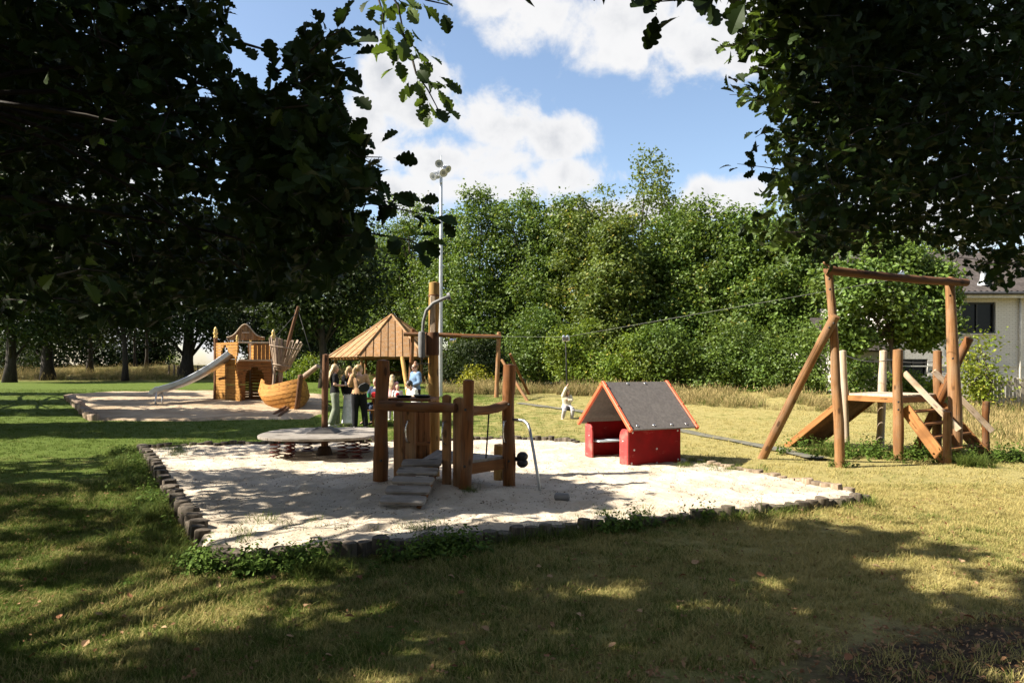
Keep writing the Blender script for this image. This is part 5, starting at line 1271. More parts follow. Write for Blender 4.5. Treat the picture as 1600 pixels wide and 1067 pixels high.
# ------------------------------------------------------------------ trees behind the playground
def tree(name, label, x, y, h, w, mat, n=9000, z0=0.05, nb=26, leaf=(.12,.2), trunk=.16, group=None, bark=None, shape=1.0, limbs=True, clump=.32, cat='tree', tw=None, dens_in=.18):
    g = tz(x, y); base = Vector((x, y, g)); T = thing(name, label, cat, base, 0, group)
    # lumps of the crown
    B = []
    for i in range(nb):
        u = (i+.5)/nb; zz = z0+(1-z0)*u
        prof = w*(max(1-((zz-.45)/.58)**2, .05)**.5)*shape if zz > .45 else w*(.72+.28*min(1, zz/.45))
        a = RNG.uniform(0, 2*PI); rr = prof*RNG.uniform(.35, .8)
        B.append((math.cos(a)*rr, math.sin(a)*rr*.8, zz*h-.1*h, prof*RNG.uniform(.32, .55)+.15))
    B = np.array(B); B[:,2] = np.maximum(B[:,2], z0*h+.2); B[:,2] += .06*h
    top = B[:,2]+B[:,3]; B[:,2] *= (h/np.maximum(top.max(), .1))
    nc = max(60, n//28); bi = RNG.choice(nb, nc, p=B[:,3]**2/np.sum(B[:,3]**2)); d = unit(rnd(nc)); rad = B[bi,3]*np.where(RNG.random(nc) < dens_in, RNG.uniform(.2,.8,nc), RNG.uniform(.85,1.12,nc))
    C = B[bi,:3]+d*rad[:,None]*np.array([1,1,1.0]); C[:,2] = np.maximum(C[:,2], .05)
    L = np.repeat(np.arange(nc), 28); P = C[L]+RNG.normal(0, clump, (len(L),3))*np.array([1,1,.7]); out = d[L]
    P[:,2] = np.maximum(P[:,2], .03)
    nn = out*.55+np.array([0,0,.5])+rnd(len(P))*.6; R = frames(nn, rnd(len(P))+out*.4); s = RNG.uniform(leaf[0], leaf[1], len(P))
    tone = np.clip(RNG.normal(.45, .22, len(P))+np.repeat(RNG.normal(0, .14, nc), 28), 0, 1)
    V, Fc, t = stamp(RH_V, RH_F, P+np.array(base), R, s, tone); crown_obj('crown', T, V, Fc, t, mat)
    if trunk:
        m = MB(); pp = trunk_mb(m, (0,0,-.3), (RNG.normal(0,.25), RNG.normal(0,.25), h*.8), trunk, trunk*.25, 9, .3)
        if limbs:
            for i in RNG.choice(nb, min(nb, 12), replace=False):
                z = B[i,2]; k = min(len(pp)-1, max(1, int(z/h*len(pp)*.75))); limb_mb(m, pp[k], Vector(B[i,:3]), trunk*.35, .02, 5)
        m.build('trunk', bark or M_BARK, T, smooth=True)
    return T
def tree_row():
    # (pixel column, distance, crown top row, half width m, material, words)
    rows = [(585,53,345,2.6,L_ROW,'leafy tree left of the floodlight mast behind the pavilion roof',9000),(640,50,300,2.8,L_ROW,'full green tree directly left of the floodlight mast',11000),
     (705,47,318,2.6,L_ROW,'dark green tree directly right of the floodlight mast',10000),(752,44,290,2.5,L_ROW,'tall tree above the beam of the zip line end frame',12000),(815,43,292,2.6,L_ROW,'broad tree above the right post of the zip line end frame',13000),
     (868,42,305,2.3,L_ROW,'green tree behind the zip line trolley',12000),(918,41,300,2.3,L_ROWY,'light green tree between the zip line child and the tallest tree',12000),(1008,42,232,3.0,L_ROWY,'tallest and palest tree in the sunlit row with an open top',9000),
     (965,38,335,2.2,L_ROWY,'bushy tree in front of the tallest pale tree on its left',12000),(1052,39,322,2.3,L_ROW,'bushy tree behind the ridge of the red hut',13000),(1100,38,305,2.2,L_ROW,'tree in the row right behind the red hut roof',13000),
     (1150,37,322,2.2,L_ROW,'tree in the row below the leftmost leaves of the right oak',13000),(1205,36,325,2.4,L_ROW,'dark tree behind the long leaning brace of the launch frame',13000),(1262,35,335,2.4,L_ROW,'tree directly left of the launch frame post',12000),(1310,35,350,2.0,L_ROW,'tree behind the left post of the launch frame',10000),(1365,37,345,2.0,L_ROW,'tree behind the middle of the launch frame beam',8000),(1440,39,350,2.2,L_ROW,'tree rising behind the house roof at the right post',8000)]
    for (px, Y, top, w, mt, lab, n) in rows:
        x = wx(px, Y); h = CH-(top-HZ)/F*Y-tz(x, Y); tree('row_tree', lab, x, Y, h, w, mt, n=int(n*2.0), trunk=.15, group='sunlit trees behind the playground', z0=.04, nb=36, leaf=(.15,.25), shape=1.0, clump=.27, dens_in=.3)
    # lower growth along the foot of the row
    for (px, Y, top, w, mt, lab, n) in [(840,36,480,1.6,L_LOW,'dense low bush left of the zip line child',4500),(905,34.5,505,1.4,L_BUSH,'bright green bush behind the zip line child',4500),(950,33.5,555,1.2,L_BUSH,'bright yellow green bush left behind the red hut',4000),(1000,33,520,1.3,L_BUSH,'bright yellow green bush behind the red hut ridge',4500),
       (1050,33,505,1.6,L_LOW,'green bush behind the right end of the red hut roof',4500),(1110,32.5,545,1.6,L_LOW,'dark bush right of the red hut roof',4500),(1165,32,500,1.9,L_LOW,'dark bush behind the foot of the leaning brace',4500),(1225,31,535,1.7,L_LOW,'dark bush behind the ramp of the launch platform',4500),(1280,30,510,1.5,L_LOW,'dark bush behind the left deck post',4000),(1345,26.3,565,.75,L_ROW,'small bush below the lower house windows',1600),(1432,26.2,585,.8,L_BUSH,'small bush below the right lower house window',1600),
       (1532,23.6,530,.5,L_YBUSH,'yellowish bush between the right launch post and the picket fence',2600),(770,40,520,1.5,L_DARK,'dark bush behind the zip line end frame',3000),(715,42,530,1.5,L_DARK,'dark bush under the tree right of the mast',3000)]:
        x = wx(px, Y); h = CH-(top-HZ)/F*Y-tz(x, Y); loose = mt is L_YBUSH
        tree('bush', lab, x, Y, h, w, mt, n=1900 if loose else int(n*1.6), trunk=.04, z0=0.0, nb=11 if loose else 16, leaf=(.09,.16) if loose else (.10,.18), group='bushes at the foot of the tree row', clump=.32 if loose else .22, cat='bush', shape=1.0 if loose else 1.1)
    # oak spray in front of the house
    def garden(): 
        x, Y = wx(1400, 25.0), 25.0; g = tz(x, Y); T = thing('garden_oak', 'young oak with sunlit branches between launch frame and white house', 'tree', (x, Y, g)); lumps = []
        for px, py, r in ((1330,425,36),(1365,440,40),(1400,432,42),(1440,440,38),(1478,470,24),(1350,480,36),(1400,470,36),(1430,500,38),(1395,520,30),(1325,470,34),(1455,425,30),(1310,510,30),(1300,440,40),(1420,400,30),(1380,395,30),(1440,530,20),(1472,440,32),(1482,505,22),(1462,515,26),(1345,525,26),(1318,545,22)):
            lumps.append((at(px, py, Y+random.uniform(-.8,.8)), r/F*Y))
        P = []; O = []
        for c, r in lumps:
            n = 900; d = unit(rnd(n)); P.append(np.array(c)+d*r*RNG.uniform(.3,1.1,(n,1))); O.append(d)
        P = np.concatenate(P); O = np.concatenate(O); R = frames(O*.5+np.array([-.1,-.1,.5])+rnd(len(P))*.6, rnd(len(P)))
        V, Fc, t = stamp(OAKS_V[:, :], OAKS_F, P, R, RNG.uniform(.12,.20,len(P)), RNG.uniform(.1,.9,len(P))); crown_obj('crown', T, V, Fc, t, L_ROW)
        m = MB(); b = Vector((x,Y,g)); pp = trunk_mb(m, (0,0,-.3), (.1,.1,4.4), .11, .05, 9, .2)
        for c, r in lumps: limb_mb(m, pp[random.choice([4,5,6,7])], c-b, .035, .01, 5)
        m.build('trunk', M_BARK, T, smooth=True)
    garden()
    # shaded wood at the left: trunks one can tell apart below dark crowns
    for (px, Y, by, r, lab, h, w, n, z0) in [(14,46,0,.34,'leftmost dark trunked tree at the edge of the picture',15,3.4,9000,.20),(75,50,0,.42,'low branched dark tree second from the left edge',14,3.6,9000,.14),(195,49,0,.20,'slim dark tree with clear thin trunk in the left background',14,2.6,6500,.27),
       (228,66,0,.16,'thin far tree in the bright gap left of the ship',14,2.2,4500,.27),(212,68,0,.14,'thinnest far trunk beside the bright gap left of the ship',13,2.2,4500,.30),(290,52,0,.46,'thick trunked dark tree left of the ship playhouse',16,3.6,10000,.17),(395,56,0,.22,'dark tree directly behind the ship roof',15,3.2,8000,.10),(460,57,0,.25,'dark tree behind the ship mast',15,3.2,8000,.10),
       (506,36,0,.24,'dark tree whose trunk lines up with the rocking platform post',12,2.5,9000,.26),(626,53,0,.42,'dark trunked tree standing right behind the pavilion',12,2.8,6000,.32),(140,58,0,.25,'dark tree between the second and the slim left trunks',15,3.4,8000,.18),(350,64,0,.2,'far dark tree behind the slide top',15,3.2,7000,.26),(545,60,0,.25,'dark tree behind the left eave of the pavilion',13,3,8000,.16),(-60,52,0,.3,'dark tree just outside the left edge',15,3.5,5000,.16)]:
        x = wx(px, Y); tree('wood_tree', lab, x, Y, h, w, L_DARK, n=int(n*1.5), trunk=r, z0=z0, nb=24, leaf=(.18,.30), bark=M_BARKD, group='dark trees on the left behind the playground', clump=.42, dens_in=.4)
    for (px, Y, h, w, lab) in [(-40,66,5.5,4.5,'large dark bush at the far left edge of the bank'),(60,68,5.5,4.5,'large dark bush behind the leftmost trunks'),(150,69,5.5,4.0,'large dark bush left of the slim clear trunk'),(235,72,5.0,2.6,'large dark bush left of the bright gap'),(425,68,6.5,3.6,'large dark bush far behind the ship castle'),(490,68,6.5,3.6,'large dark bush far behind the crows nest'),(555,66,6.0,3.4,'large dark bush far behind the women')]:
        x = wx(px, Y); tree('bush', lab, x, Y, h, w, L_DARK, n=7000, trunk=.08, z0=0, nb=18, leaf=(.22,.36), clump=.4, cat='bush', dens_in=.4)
    for (px, Y, h, w, lab) in [(455,49,2.2,1.4,'low shaded bush behind the ship bow'),(478,47,1.8,1.2,'sunlit low bush right of the crows nest'),(560,62,1.8,2.4,'low bush seen under the left pavilion eave'),(20,58,2.6,2.6,'dark bush at the left edge on the far bank'),(420,60,2.4,2.4,'dark bush behind the ship playhouse'),(255,78,1.4,1.8,'sunlit bush far behind in the gap left of the ship'),(740,35,1.0,.8,'yellow flowering bush beside the zip line end frame')]:
        x = wx(px, Y); mt = L_YELLOW if 'flowering' in lab else (L_BUSH if 'sunlit' in lab else L_DARK); tree('bush', lab, x, Y, h, w, mt, n=2600, trunk=.04, z0=0, nb=12, leaf=(.08,.15) if mt == L_YELLOW else (.12,.2), clump=.22, cat='bush')
def added_trees_behind():  # unseen trees added to cut the sky light from behind the camera
    for (x, y, h, lab) in [(-13,-12,11,'unseen tree added behind the camera at the far left to block sky light'),(-6.5,-14,12,'unseen tree added behind the camera left of centre to block sky light'),(0,-13,12,'unseen tree added straight behind the camera to block sky light'),(6.5,-14,12,'unseen tree added behind the camera right of centre to block sky light'),(13,-11,11,'unseen tree added behind the camera at the far right to block sky light'),(16,-3,11,'unseen tree added right of the camera beside the bare earth to block sky light')]:
        tree('wood_tree', lab, x, y, h, 4.2, L_DARK, n=6000, trunk=.25, z0=.10, nb=22, leaf=(.35,.55), bark=M_BARKD, clump=.5, dens_in=.4, group='unseen trees added around the camera to block sky light')
tree_row(); added_trees_behind()

# ------------------------------------------------------------------ ground cover: instances on points
def scatter(name, P, scl, templ, mat, label, cat, kind='stuff', tilt=.12, tones=None):
    col = bpy.data.collections.new(name+'_kinds')
    for i, (v, f, t) in enumerate(templ):
        me = np_mesh(name+'_tuft', v, f, mat, t); o = bpy.data.objects.new(f'{name}_tuft_{i}', me); col.objects.link(o)
    n = len(P); me = bpy.data.meshes.new(name); me.vertices.add(n); me.vertices.foreach_set('co', np.ascontiguousarray(P, np.float32).ravel())
    rot = np.stack([RNG.normal(0, tilt, n), RNG.normal(0, tilt, n), RNG.uniform(0, 6.28, n)], 1)
    a = me.attributes.new('rot', 'FLOAT_VECTOR', 'POINT'); a.data.foreach_set('vector', np.ascontiguousarray(rot, np.float32).ravel())
    a = me.attributes.new('scl', 'FLOAT', 'POINT'); a.data.foreach_set('value', np.ascontiguousarray(scl, np.float32))
    a = me.attributes.new('idx', 'INT', 'POINT'); a.data.foreach_set('value', RNG.integers(0, len(templ), n).astype(np.int32))
    me.update(); ob = bpy.data.objects.new(name, me); link(ob); tag(ob, label, cat, kind=kind)
    ng = bpy.data.node_groups.new(name, 'GeometryNodeTree'); ng.interface.new_socket('Geometry', in_out='INPUT', socket_type='NodeSocketGeometry'); ng.interface.new_socket('Geometry', in_out='OUTPUT', socket_type='NodeSocketGeometry')
    N = ng.nodes.new; L = ng.links.new; gi = N('NodeGroupInput'); go = N('NodeGroupOutput'); ip = N('GeometryNodeInstanceOnPoints'); ci = N('GeometryNodeCollectionInfo')
    ci.inputs['Collection'].default_value = col; ci.inputs['Separate Children'].default_value = True; ci.inputs['Reset Children'].default_value = True
    def na(nm, t): x = N('GeometryNodeInputNamedAttribute'); x.data_type = t; x.inputs['Name'].default_value = nm; return x.outputs['Attribute']
    L(gi.outputs[0], ip.inputs['Points']); L(ci.outputs[0], ip.inputs['Instance']); ip.inputs['Pick Instance'].default_value = True; L(na('idx','INT'), ip.inputs['Instance Index'])
    e = N('FunctionNodeEulerToRotation'); L(na('rot','FLOAT_VECTOR'), e.inputs[0]); L(e.outputs[0], ip.inputs['Rotation']); L(na('scl','FLOAT'), ip.inputs['Scale']); L(ip.outputs[0], go.inputs[0])
    md = ob.modifiers.new('tufts', 'NODES'); md.node_group = ng; return ob
def tuft(nb, h, r, w, lean, seg=2, seedhead=0.0):
    V = []; Fc = []; T = []
    for b in range(nb):
        a = RNG.uniform(0, 6.28); rr = r*math.sqrt(RNG.random()); p = np.array([math.cos(a)*rr, math.sin(a)*rr, -.01]); d = RNG.uniform(0, 6.28); ln = lean*RNG.uniform(.3, 1.3); hh = h*RNG.uniform(.55, 1.15); t = RNG.random(); s = np.array([-math.sin(d), math.cos(d), 0])*w*RNG.uniform(.7,1.3)
        o = len(V)
        for k in range(seg+1):
            u = k/seg; c = p+np.array([math.cos(d)*ln*hh*u*u, math.sin(d)*ln*hh*u*u, hh*u*(1-.25*ln*u)]); ww = s*(1-u*.85); V += [c-ww, c+ww]; T += [t, t]
        for k in range(seg): Fc.append((o+2*k, o+2*k+1, o+2*k+3, o+2*k+2))
        if RNG.random() < seedhead:
            o = len(V); c = np.array(V[-1]); V += [c+(-.008,0,-.02), c+(.008,0,-.02), c+(.004,.004,.07), c+(-.004,.004,.07)]; T += [1,1,1,1]; Fc.append((o,o+1,o+2,o+3))
    return np.array(V), np.array(Fc), np.array(T)
def weed(nl, h, size):
    V = []; Fc = []; T = []
    for b in range(nl):
        a = RNG.uniform(0, 6.28); u = RNG.random(); p = np.array([math.cos(a)*.05*u*h*6, math.sin(a)*.05*u*h*6, h*u]); s = size*RNG.uniform(.6, 1.2)*(1.1-.5*u)
        R = frames(np.array([[math.cos(a)*.4, math.sin(a)*.4, .9]])+rnd(1)*.3, np.array([[math.cos(a), math.sin(a), .35]])); v, f, t = stamp(RH_V, RH_F, p[None], R, np.array([s]), np.array([RNG.random()])); Fc.append(f+len(V)*1 if False else f+sum(len(q) for q in V)); V.append(v); T.append(t)
    return np.concatenate(V), np.concatenate(Fc), np.concatenate(T)
def grassmat(name, lawn=True, a=None, b_=None):
    m, nt, b = material(name); p = poscoord(nt); t = n_attr(nt, 'tone').outputs['Fac']
    if lawn:
        sx = nt.nodes.new('ShaderNodeSeparateXYZ'); nt.links.new(p, sx.inputs[0]); X = sx.outputs['X']; Y = sx.outputs['Y']
        n1 = n_noise(nt, p, 0.55, 4, 0.6); n2 = n_noise(nt, p, 3.2, 4, 0.65)
        dry = n_math(nt, 'ADD', n1, n_math(nt, 'MULTIPLY', n_ramp(nt, X, -5.0, 5.0), 0.55))
        dry = n_math(nt, 'SUBTRACT', dry, n_math(nt, 'MULTIPLY', n_math(nt, 'MULTIPLY', n_ramp(nt, Y, 9.0, 15.0), n_ramp(nt, X, 0.0, -6.0)), 0.20))
        dry = n_math(nt, 'ADD', dry, n_math(nt, 'MULTIPLY', n_math(nt, 'SUBTRACT', n2, 0.5), 1.3)); dry = n_math(nt, 'ADD', dry, n_math(nt, 'MULTIPLY', n_math(nt, 'SUBTRACT', t, .5), .7))
        col = n_mix(nt, n_ramp(nt, dry, 0.42, 1.05), c4((0.085, 0.130, 0.018)), c4((0.40, 0.33, 0.125)))
    else: col = n_mix(nt, t, c4(a), c4(b_))
    nt.links.new(col, b.inputs['Base Color']); b.inputs['Roughness'].default_value = .7; b.inputs['Specular IOR Level'].default_value = .12
    tr = nt.nodes.new('ShaderNodeBsdfTranslucent'); nt.links.new(col, tr.inputs['Color']); mx = nt.nodes.new('ShaderNodeMixShader'); mx.inputs[0].default_value = .28
    nt.links.new(b.outputs[0], mx.inputs[1]); nt.links.new(tr.outputs[0], mx.inputs[2]); nt.links.new(mx.outputs[0], nt.nodes['Material Output'].inputs['Surface']); return m
G_LAWN = grassmat('lawn_blades'); G_STRAW = grassmat('straw_blades', False, (.15,.125,.045), (.40,.31,.14)); G_WEED = grassmat('weed_leaves', False, (.055,.10,.016), (.13,.20,.035)); G_LONG = grassmat('long_green_blades', False, (.05,.085,.014), (.14,.17,.035))
G_DEAD = grassmat('dead_leaves', False, (.15,.07,.03), (.36,.22,.12))
def on_ground(x, y): return np.stack([x, y, lawnz(x, y)], 1)
def frustum(n, y0, y1, pw=1.0, mx=.80):
    u = RNG.random(n); y = y0+(y1-y0)*u**pw; x = RNG.uniform(-mx, mx, n)*y; return x, y
def ground_cover():
    def lawnpts(n, y0, y1, pw):
        x, y = frustum(n, y0, y1, pw); k = ~inpoly(x, y, PIT) & ~inpoly(x, y, PIT2)
        s = .47*x-.88*y+2.6+1.1*(fbm(x*1.3, y*1.3, 77, 3)-.45); k &= ~((s > -.05) & (y < 6.5) & (RNG.random(len(x)) < .93))
        k &= RNG.random(len(x)) < .35+.8*fbm(x*1.6, y*1.6, 4, 3)
        return x[k], y[k]
    tf = [tuft(18, .058, .06, .0028, .95) for _ in range(8)]
    x, y = lawnpts(56000, 3.0, 9.5, 1.2); scatter('near_grass', on_ground(x, y), RNG.uniform(.5, 1.2, len(x))*(.45+1.3*fbm(x*1.9, y*1.9, 61, 3)), tf, G_LAWN, 'short dry and green grass blades on the near lawn', 'grass')
    tf = [tuft(14, .055, .10, .005, .9) for _ in range(6)]
    x, y = lawnpts(34000, 9.0, 34, .9); scatter('far_grass', on_ground(x, y), RNG.uniform(.6, 1.2, len(x)), tf, G_LAWN, 'short grass blades on the lawn beyond and around the sandpit', 'grass')
    # long grass and weeds against the logs
    def along(line, n, off, spread, outside=1):
        P = np.array(line); seg = np.hypot(*(P[1:]-P[:-1]).T); c = np.concatenate([[0], np.cumsum(seg)]); s = RNG.uniform(0, c[-1], n); i = np.clip(np.searchsorted(c, s)-1, 0, len(seg)-1); t = (s-c[i])/seg[i]
        p = P[i]+(P[i+1]-P[i])*t[:,None]; d = (P[i+1]-P[i])/seg[i][:,None]; nn = np.stack([d[:,1], -d[:,0]], 1)*outside; q = p+nn*(off+np.abs(RNG.normal(0, spread, n)))[:,None]; return q[:,0], q[:,1]
    X, Y_ = [], []
    for line, n, off, sp, o in ((EDGE_FRONT[:9], 700, .10, .20, 1), (EDGE_FRONT[8:], 110, .08, .10, 1), (EDGE_LEFT, 800, .12, .25, -1), (EDGE_FAR, 350, .12, .16, -1), (EDGE_RIGHT, 260, .10, .15, 1)):
        a, b = along(line, n, off, sp, o); X.append(a); Y_.append(b)
    X = np.concatenate(X); Y_ = np.concatenate(Y_); k = ~inpoly(X, Y_, PIT) & (fbm(X*1.4, Y_*1.4, 6, 2) > .33); X, Y_ = X[k], Y_[k]
    scatter('long_grass', on_ground(X, Y_), RNG.uniform(.5, 1.25, len(X))*(.5+.9*fbm(X*1.1, Y_*1.1, 12, 2)), [tuft(20, .19, .07, .004, 1.0, 3) for _ in range(5)], G_LONG, 'longer green grass left uncut along the log edging', 'grass', tilt=.2)
    a, b = along(EDGE_FRONT[:9], 420, .08, .16, 1); a2, b2 = along(EDGE_FRONT[8:13], 120, .08, .10, 1); a3, b3 = along(EDGE_LEFT, 160, .1, .15, -1); a = np.concatenate([a, a2, a3]); b = np.concatenate([b, b2, b3]); k = ~inpoly(a, b, PIT) & (fbm(a*1.8, b*1.8, 41, 2) > .36); a, b = a[k], b[k]
    scatter('weeds', on_ground(a, b), RNG.uniform(.5, 1.2, len(a)), [weed(24, RNG.uniform(.10,.26), .055) for _ in range(6)], G_WEED, 'leafy green weeds growing against the front log row', 'weeds', tilt=.2)
    # grass that has crept over the sand
    gx, gy = [], []
    for (px, py, sx, sy, n) in ((275,702,12,6,90),(1112,722,14,5,60),(1150,730,22,4,70),(1072,726,8,4,30),(1095,716,14,3,40),(735,777,6,2,12),(440,818,40,5,26),(650,828,30,5,26),(375,842,10,4,12),(1000,806,60,4,30)):
        for _ in range(n):
            p = gp(px+random.gauss(0,sx), py+random.gauss(0,sy), .06); gx.append(p.x); gy.append(p.y)
    gx = np.array(gx); gy = np.array(gy); P = np.stack([gx, gy, np.where(inpoly(gx, gy, PIT), sandz(gx, gy), terr(gx, gy))-.01], 1)
    scatter('sand_grass', P, RNG.uniform(.5, 1.2, len(P)), [tuft(13, .11, .06, .003, .9, 3) for _ in range(4)], G_LONG, 'small grass clumps that have crept onto the sand', 'grass', tilt=.2)
    a, b = along(EDGE_FRONT, 150, .02, .22, 1); a2, b2 = along(EDGE_LEFT, 50, .02, .3, -1); fx, fy = frustum(160, 4, 10); a = np.concatenate([a, a2, fx]); b = np.concatenate([b, b2, fy]); k = ~inpoly(a, b, PIT) & (RNG.random(len(a)) < .6); a, b = a[k], b[k]
    scatter('dry_stalks', on_ground(a, b), RNG.uniform(.4, 1.2, len(a)), [tuft(3, .22, .03, .0016, .9, 4, 0) for _ in range(6)], G_STRAW, 'single dry grass stalks standing up by the log edging', 'grass', tilt=.2)
    # tall straw: foot of the tree row, round the launch frame, the far bank
    def field(poly, n, h, name, label, mat=G_STRAW, thin=.4, sh=.35):
        Q = np.array(poly); x = RNG.uniform(Q[:,0].min(), Q[:,0].max(), n); y = RNG.uniform(Q[:,1].min(), Q[:,1].max(), n); k = inpoly(x, y, poly) & (fbm(x*.8, y*.8, 51, 3) > thin); x, y = x[k], y[k]
        big = .35+1.3*fbm(x*.7, y*.7, 91, 3)
        scatter(name, on_ground(x, y), RNG.uniform(.4, 1.15, len(x))*big, [tuft(14, h*RNG.uniform(.6,1.1), .16, .0065, RNG.uniform(.4,1.0), 3, sh) for _ in range(7)], mat, label, 'grass', tilt=.25)
        if mat is G_STRAW:
            k = RNG.random(len(x)) < .30; x, y, big = x[k], y[k], big[k]; scatter(name+'_green', on_ground(x, y), RNG.uniform(.4, 1.0, len(x))*big, [tuft(14, h*.9, .2, .008, .8, 3) for _ in range(4)], G_LONG, label.replace('dry straw', 'green').replace('dry', 'green'), 'grass', tilt=.25)
    field([(-3.5,29),(0,28.4),(3.4,27.5),(4.2,30.2),(0,32.5),(-4,33)], 2600, .55, 'tall_straw', 'tall dry straw grass behind the zip line end frame', thin=.36)
    field([(3.2,26.2),(6,24.6),(10,22.8),(13.8,21.5),(14.5,24),(11,29.5),(4,31.5)], 4200, .45, 'bank_straw', 'tall dry straw grass along the foot of the tree row right of the hut', thin=.36)
    field([(9.6,13.2),(11.0,12.4),(17,15),(19,23.5),(14,23.6),(11.0,18)], 3000, .38, 'garden_straw', 'tall dry straw grass at the right edge before the picket fence', thin=.34)
    field([(-52,49.5),(-4,49.5),(-4,62),(-60,64)], 9000, .75, 'far_straw', 'long dry grass on the far left bank under the trees', thin=.3)
    field([(-12,49),(6,49),(6,56),(-12,56)], 2500, .6, 'pavilion_straw', 'long grass behind the pavilion', G_LONG, .3, .1)
    # nettles and tussocks under the launch platform
    gx = []; gy = []
    for (x, y, s, n) in ((6.4,12.6,.45,60),(7.3,12.3,.5,70),(5.7,12.9,.35,40),(8.1,11.9,.45,60),(8.8,12.0,.35,50),(7.0,13.3,.5,40),(5.45,11.2,.12,12)):
        gx += list(RNG.normal(x, s, n)); gy += list(RNG.normal(y, s*.6, n))
    gx = np.array(gx); gy = np.array(gy); scatter('platform_weeds', on_ground(gx, gy), RNG.uniform(.5, 1.3, len(gx)), [weed(26, RNG.uniform(.14,.34), .07) for _ in range(5)], G_WEED2, 'green weeds growing under the zip line launch platform', 'weeds', tilt=.2)
    x = np.concatenate([RNG.normal(7.55,.12,22), RNG.normal(6.0,.3,30)]); y = np.concatenate([RNG.normal(11.25,.1,22), RNG.normal(12.8,.2,30)]); scatter('tussocks', on_ground(x, y), RNG.uniform(.7, 1.2, len(x)), [tuft(26, .30, .06, .005, 1.0, 4) for _ in range(3)], G_LONG, 'bluish grass tussock at the foot of the steps', 'grass', tilt=.15)
    # bark and leaf scraps on the bare earth at the near right
    x, y = frustum(5200, 2.8, 6.2); s = .47*x-.88*y+2.6+1.1*(fbm(x*1.3, y*1.3, 77, 3)-.45); k = s > -.1; x, y = x[k], y[k]
    scatter('earth_scraps', on_ground(x, y)+np.array([0,0,.008]), RNG.uniform(.5, 1.3, len(x)), [stampone() for _ in range(4)], G_DEAD, 'bark and leaf scraps scattered on the bare brown earth', 'debris', tilt=.3)
    x, y = frustum(2600, 2.8, 9); k = ~inpoly(x, y, PIT); x, y = x[k], y[k]; scatter('leaf_litter', on_ground(x, y)+np.array([0,0,.02]), RNG.uniform(.5, 1.2, len(x)), [stampone() for _ in range(4)], G_DEAD, 'tiny dead leaf scraps lying in the near grass', 'debris', tilt=.3)
    # sand debris
    x, y = frustum(9000, 5, 15); k = inpoly(x, y, PIT); x, y = x[k], y[k]; scatter('sand_scraps', np.stack([x, y, sandz(x, y)+.006], 1), RNG.uniform(.3, .9, len(x)), [stampone() for _ in range(4)], G_TWIG, 'dark twigs and leaf scraps lying on the sand', 'debris', tilt=.15)
G_WEED2 = grassmat('bright_weed_leaves', False, (.05,.09,.014), (.12,.18,.03)); G_TWIG = grassmat('twig_scraps', False, (.08,.055,.035), (.20,.15,.10))
def stampone():
    n = 3; R = frames(rnd(n)*.35+np.array([0,0,1]), rnd(n)); return stamp(RH_V*np.array([1,.8,1]), RH_F, rnd(n)*np.array([.05,.05,0]), R, RNG.uniform(.02,.045,n), RNG.random(n))
ground_cover()
def fallen_leaves():
    ms = []
    for k in range(6):
        v = OAK_V.copy(); v[:,2] = .25*np.abs(v[:,1])*(1 if k % 2 else 1.6)+.22*math.cos(k)*(v[:,0]-.4)**2*2; v[:,0] -= .5
        ms.append(np_mesh('fallen_leaf', v, OAK_F, (G_FALL, G_FALL2)[k % 2], np.full(len(v), RNG.random())))
    spots = [(160,705+260),(205,935),(640,938),(545,968),(700,905),(718,930),(858,795+110),(905,880),(900,965),(1065,742+160),(840,890),(615,985),(1010,855),(995,890),(1370,693+195),(1430,845+160),(760,985),(330,880),(345,860+60),(90,970),(260,985),(1160,1000),(1245,1010),(1335,930),(1250,868),(1150,910),(1060,945),(560,905),(480,950),(1190,900),(1090,882),(720,1010),(520,1030),(300,1020),(130,1010),(850,1030),(960,1015),(1330,1035),(1430,1000),(1520,970),(1000,960),(420,905),(455,1000),(1225,925),(1500,880),(1180,1040)]
    for i, (px, py) in enumerate(spots):
        p = gp(px+random.uniform(-8,8), py); o = bpy.data.objects.new('fallen_leaf', ms[i % 6]); link(o); o.location = (p.x, p.y, float(on_ground(np.array([p.x]), np.array([p.y]))[0,2])+.045); o.rotation_euler = (random.gauss(0,.3), random.gauss(0,.3), random.random()*6.3)
        s = random.uniform(.045,.075); o.scale = (s, s, s); tag(o, 'curled brown fallen oak leaf lying in the grass before the sandpit', 'leaf', 'fallen oak leaves on the near lawn')
G_FALL = grassmat('fallen_leaf_tan', False, (.30,.17,.09), (.48,.31,.18)); G_FALL2 = grassmat('fallen_leaf_rust', False, (.20,.085,.04), (.32,.15,.08))
fallen_leaves()
# ------------------------------------------------------------------ people
SKIN = plain('skin', (0.55, 0.34, 0.25), 0.5, 0, 0.05, 8, spec=0.35)
C_ = lambda n, c, **k: plain(n, c, .85, 0, .12, 14, .15, .15, **k)
FAB = dict(black=C_('black_cloth', (.012,.012,.014)), sage=C_('sage_cloth', (.20,.22,.165)), tan=C_('tan_cloth', (.46,.27,.15)), lilac=C_('white_cloth', (.80,.78,.82)), navy=C_('navy_denim', (.035,.05,.085)), denim=C_('blue_denim', (.15,.235,.36)), white=C_('white_cotton', (.74,.72,.68)), cream=C_('cream_cotton', (.56,.50,.38)), pink=C_('pink_cloth', (.62,.36,.34)), red=C_('red_cloth', (.50,.03,.03)), grey=C_('light_grey_cloth', (.36,.34,.35)))
HAIR = dict(blond=plain('blond_hair', (.38,.25,.12), .5, 0, .3, 30, .3), pale=plain('pale_blond_hair', (.46,.34,.19), .5, 0, .25, 30, .3), dark=plain('dark_hair', (.03,.022,.018), .45, 0, .3, 30, .3), brown=plain('brown_hair', (.24,.12,.06), .5, 0, .3, 30, .3))
